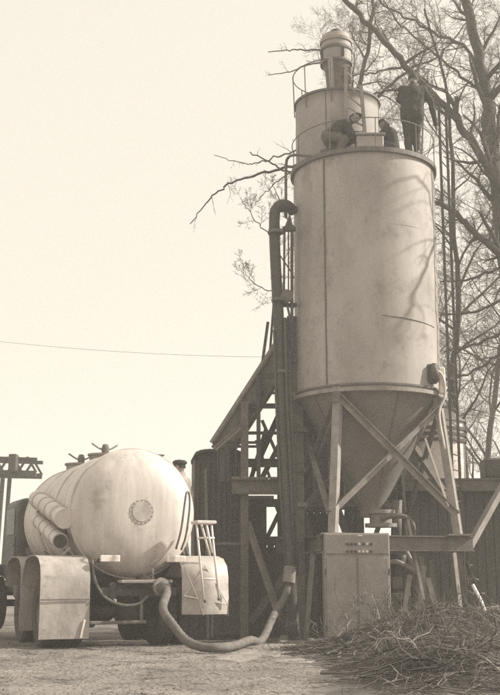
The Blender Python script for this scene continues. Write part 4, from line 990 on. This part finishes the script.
for k in range(5200):
    while True:
        x, y = rng.uniform(.5, 5), rng.uniform(9.4, 19.6)
        if heap_h(x, y) > .05 + .1*rng.random(): break
    L = rng.uniform(.25, 1.1); az = rng.gauss(-.95 if x < 2.6 else -.4, .5) if rng.random() < .6 else rng.uniform(0, math.pi); r = rng.choice((.003, .004, .006, .009, .013)) * min(1, y/16)
    tw.tube(stick_pts(x, y, L, az, rng.uniform(.2, 1.25), curve=.5), [r, r*.95, r*.85, r*.7, r*.45], 3, caps=False)
for k in range(420):                                   # upright straggling twigs
    x, y = rng.gauss(2.9, .8), rng.uniform(11, 18.8)
    if heap_h(x, y) < .1: continue
    p = Vector((x, y, ground_z(x, y) + heap_h(x, y)*.6)); d = Vector((rng.gauss(0, 1.1), rng.gauss(0, .7), .8)).normalized()
    branch(tw, tw, p, d, rng.uniform(.3, .75), .007, 1, rng, (3,))
tw.build('twigs', M['brush'], bp, kind='stuff')
b = B(); n = 54; x0_, y0_ = .0, 9.0                    # matted core of the heap
b.v = [Vector((x0_ + i*.115, y0_ + j*.2, ground_z(x0_ + i*.115, y0_ + j*.2) + heap_h(x0_ + i*.115, y0_ + j*.2)*.74 - .035 + .02*noise.noise(Vector((i*.9, j*.9, 0))))) for j in range(n) for i in range(n)]
b.f = [(j*n+i, j*n+i+1, j*n+n+i+1, j*n+n+i) for j in range(n-1) for i in range(n-1)]
b.build('litter', M['brush'], bp, smooth=True)
for k in range(46):
    while True:
        x, y = rng.uniform(1.0, 4.6), rng.uniform(10.2, 18.8)
        if heap_h(x, y) > .14: break
    bb = B(); p = Vector((x, y, ground_z(x, y) + heap_h(x, y)*1.02)); a = rng.uniform(0, 2*math.pi)
    branch(bb, bb, p, Vector((math.cos(a), math.sin(a)*.8, rng.uniform(.0, .45))).normalized(), rng.uniform(.5, 1.1), rng.uniform(.009, .016), 2, rng, (3, 5), bend=.22, rise=-.02)
    bb.build('branch', M['brush' if k % 3 else 'stick'], bp)
for k in range(60):
    while True:
        x, y = rng.uniform(.7, 4.6), rng.uniform(9.8, 19)
        if heap_h(x, y) > .12: break
    L = rng.uniform(.8, 2.0); r = rng.uniform(.008, .016); az = rng.gauss(-.95 if x < 2.6 else -.45, .3)
    B().tube(stick_pts(x, y, L, az, rng.uniform(.95, 1.15), 5, .2), [r, r, r*.9, r*.8, r*.65, r*.4], 5).build('branch', M['stick' if rng.random() < .35 else 'brush'], bp)
# loose pale sticks and boards
tag(B().tube([W(473, 585, 18.6), W(481, 600, 18.4), W(490, 622, 18.2)], [.03, .028, .02], 6).build('pale_branch', M['white']), 'pale crooked branch standing out of the brushwood below the stairs', 'branch')
q = W(490, 622, 18.4); tag(B().bbox((q.x, 18.5, ground_z(3, 18.5) + heap_h(q.x, 18.5) + .06), (.75, .5, .16), .03).build('stone_block', M['pad']), 'pale stone block on the brushwood heap near the right edge', 'stone')
q = W(493, 612, 19.0); tag(B().beam(W(478, 610, 19.6), W(515, 606, 19.6), .3, .06).build('board', M['lsteel']), 'pale board lying behind the brushwood near the stairs', 'board')
tag(B().beam(W(424, 600, 19.8), W(408, 520, 20.4), .05, .05).build('steel_rod', M['lsteel']), 'thin pale rod leaning beside the valve pipes', 'rod')
for a, c, Y, m, lab in (((416, 640), (424, 566), 20.0, 'lsteel', 'pale narrow scrap board leaning just behind the valve pipes'), ((430, 640), (421, 556), 20.3, 'wood', 'grey scrap board leaning left behind the brushwood heap'),
                        ((436, 640), (432, 560), 20.6, 'wood', 'tallest grey scrap board standing upright under the base beam'), ((400, 640), (410, 575), 19.9, 'lsteel', 'pale scrap board leaning right beside the cabinet'),
                        ((442, 630), (428, 578), 19.8, 'wood', 'short grey scrap board leaning out of the brushwood'), ((306, 640), (313, 552), 20.2, 'wood', 'grey scrap board leaning left of the control cabinet')):
    tag(B().beam(W(*a, Y), W(*c, Y + .25), .09, .03, hint=(0,-1,0)).build('scrap_board', M[m]), lab, 'board', 'scrap boards leaning under the silo')
# small stones and clods on the dirt
st_ = B(); rng = random.Random(9)
for k in range(2200):
    x, y = rng.uniform(-6, 4.5), rng.uniform(9.8, 20); r = rng.uniform(.004, .014) * (1.8 if rng.random() < .05 else 1)
    p = Vector((x, y, bumpy(x, y) + r*.3)); vs = [p + Vector((rng.uniform(.6,1.3)*r*c, rng.uniform(.6,1.3)*r*s, rng.uniform(.3,.7)*r*z)) for c, s, z in ((1,0,0),(0,1,0),(-1,0,0),(0,-1,0),(0,0,1),(0,0,-1))]
    st_.raw(vs, [(0,1,4), (1,2,4), (2,3,4), (3,0,4), (1,0,5), (2,1,5), (3,2,5), (0,3,5)])
tag(st_.build('gravel', M['ground']), 'small stones and clods scattered over the dirt', 'gravel', kind='stuff')
dbb = B(); rng = random.Random(19)                      # straw and twig litter
for k in range(500):
    x, y = rng.uniform(-5, 4), rng.uniform(10, 20.5)
    L, a, r = rng.uniform(.04, .18), rng.uniform(0, math.pi), rng.uniform(.0015, .004); z = bumpy(x, y) + r
    c, s = math.cos(a)*L/2, math.sin(a)*L/2
    dbb.tube([(x-c, y-s, bumpy(x-c, y-s) + r), (x, y, z + .01), (x+c, y+s, bumpy(x+c, y+s) + r)], r, 3, caps=False)
tag(dbb.build('twig_litter', M['brush']), 'scattered twigs lying on the dirt yard', 'litter', kind='stuff')

# ------------------------------------------------------------------ far gantry crane at the left, overhead cable
YG = 42.0
gc = thing('gantry_crane', 'dark steel truss of a gantry crane far behind the truck', 'crane', (W(-20, 570, YG).x, YG, GZ))
for y in (0, 1.2):
    B().beam(W(-60, 456.5, YG) + Vector((0,y,0)), W(37, 459.5, YG) + Vector((0,y,0)), .13, .13).build('top_chord', M['dsteel'], gc)
    B().beam(W(-60, 471.5, YG) + Vector((0,y,0)), W(36, 473.5, YG) + Vector((0,y,0)), .16, .20).build('bottom_chord', M['dsteel'], gc)
    for k in range(5):
        x = -58 + k*19; B().beam(W(x, 472, YG) + Vector((0,y,0)), W(x + 9.5, 457, YG) + Vector((0,y,0)), .08, .08).build('brace', M['dsteel'], gc)
        B().beam(W(x + 9.5, 457, YG) + Vector((0,y,0)), W(x + 18, 472, YG) + Vector((0,y,0)), .08, .08).build('brace', M['dsteel'], gc)
    for px0 in (-48, 3):
        a, c = W(px0, 473, YG) + Vector((0,y,0)), W(px0 - 8 if px0 > -20 else px0 + 4, 560, YG) + Vector((0,y,0)); c.z = GZ - .2
        B().beam(a, c, .14, .14).build('leg', M['dsteel'], gc)
B().bbox(W(13.5, 463, YG - .2), (.30, .5, .65), .03).build('trolley', M['dsteel'], gc)
p0, p1 = W(-120, 326, 22.0), W(263, 357, 21.8)
pts = [lerp(p0, p1, i/24) + Vector((0, 0, -.14*(1 - (2*i/24 - 1)**2))) for i in range(25)]
tag(B().tube(pts, .0035, 5).build('overhead_cable', M['lsteel']), 'thin overhead cable crossing the pale sky to the conveyor', 'cable')

# ------------------------------------------------------------------ pale air
hz = B().box((0, 170, 10.4), (812, 472, 23.4)); hm = bpy.data.materials.new('haze_air'); hm.use_nodes = True
n = hm.node_tree.nodes; n.clear(); vo = n.new('ShaderNodeVolumePrincipled'); oo = n.new('ShaderNodeOutputMaterial')
vo.inputs['Color'].default_value = (.99, .975, .95, 1); vo.inputs['Density'].default_value = .0034; vo.inputs['Anisotropy'].default_value = .2
hm.node_tree.links.new(vo.outputs[0], oo.inputs['Volume'])
tag(hz.build('haze', hm), kind='stuff')
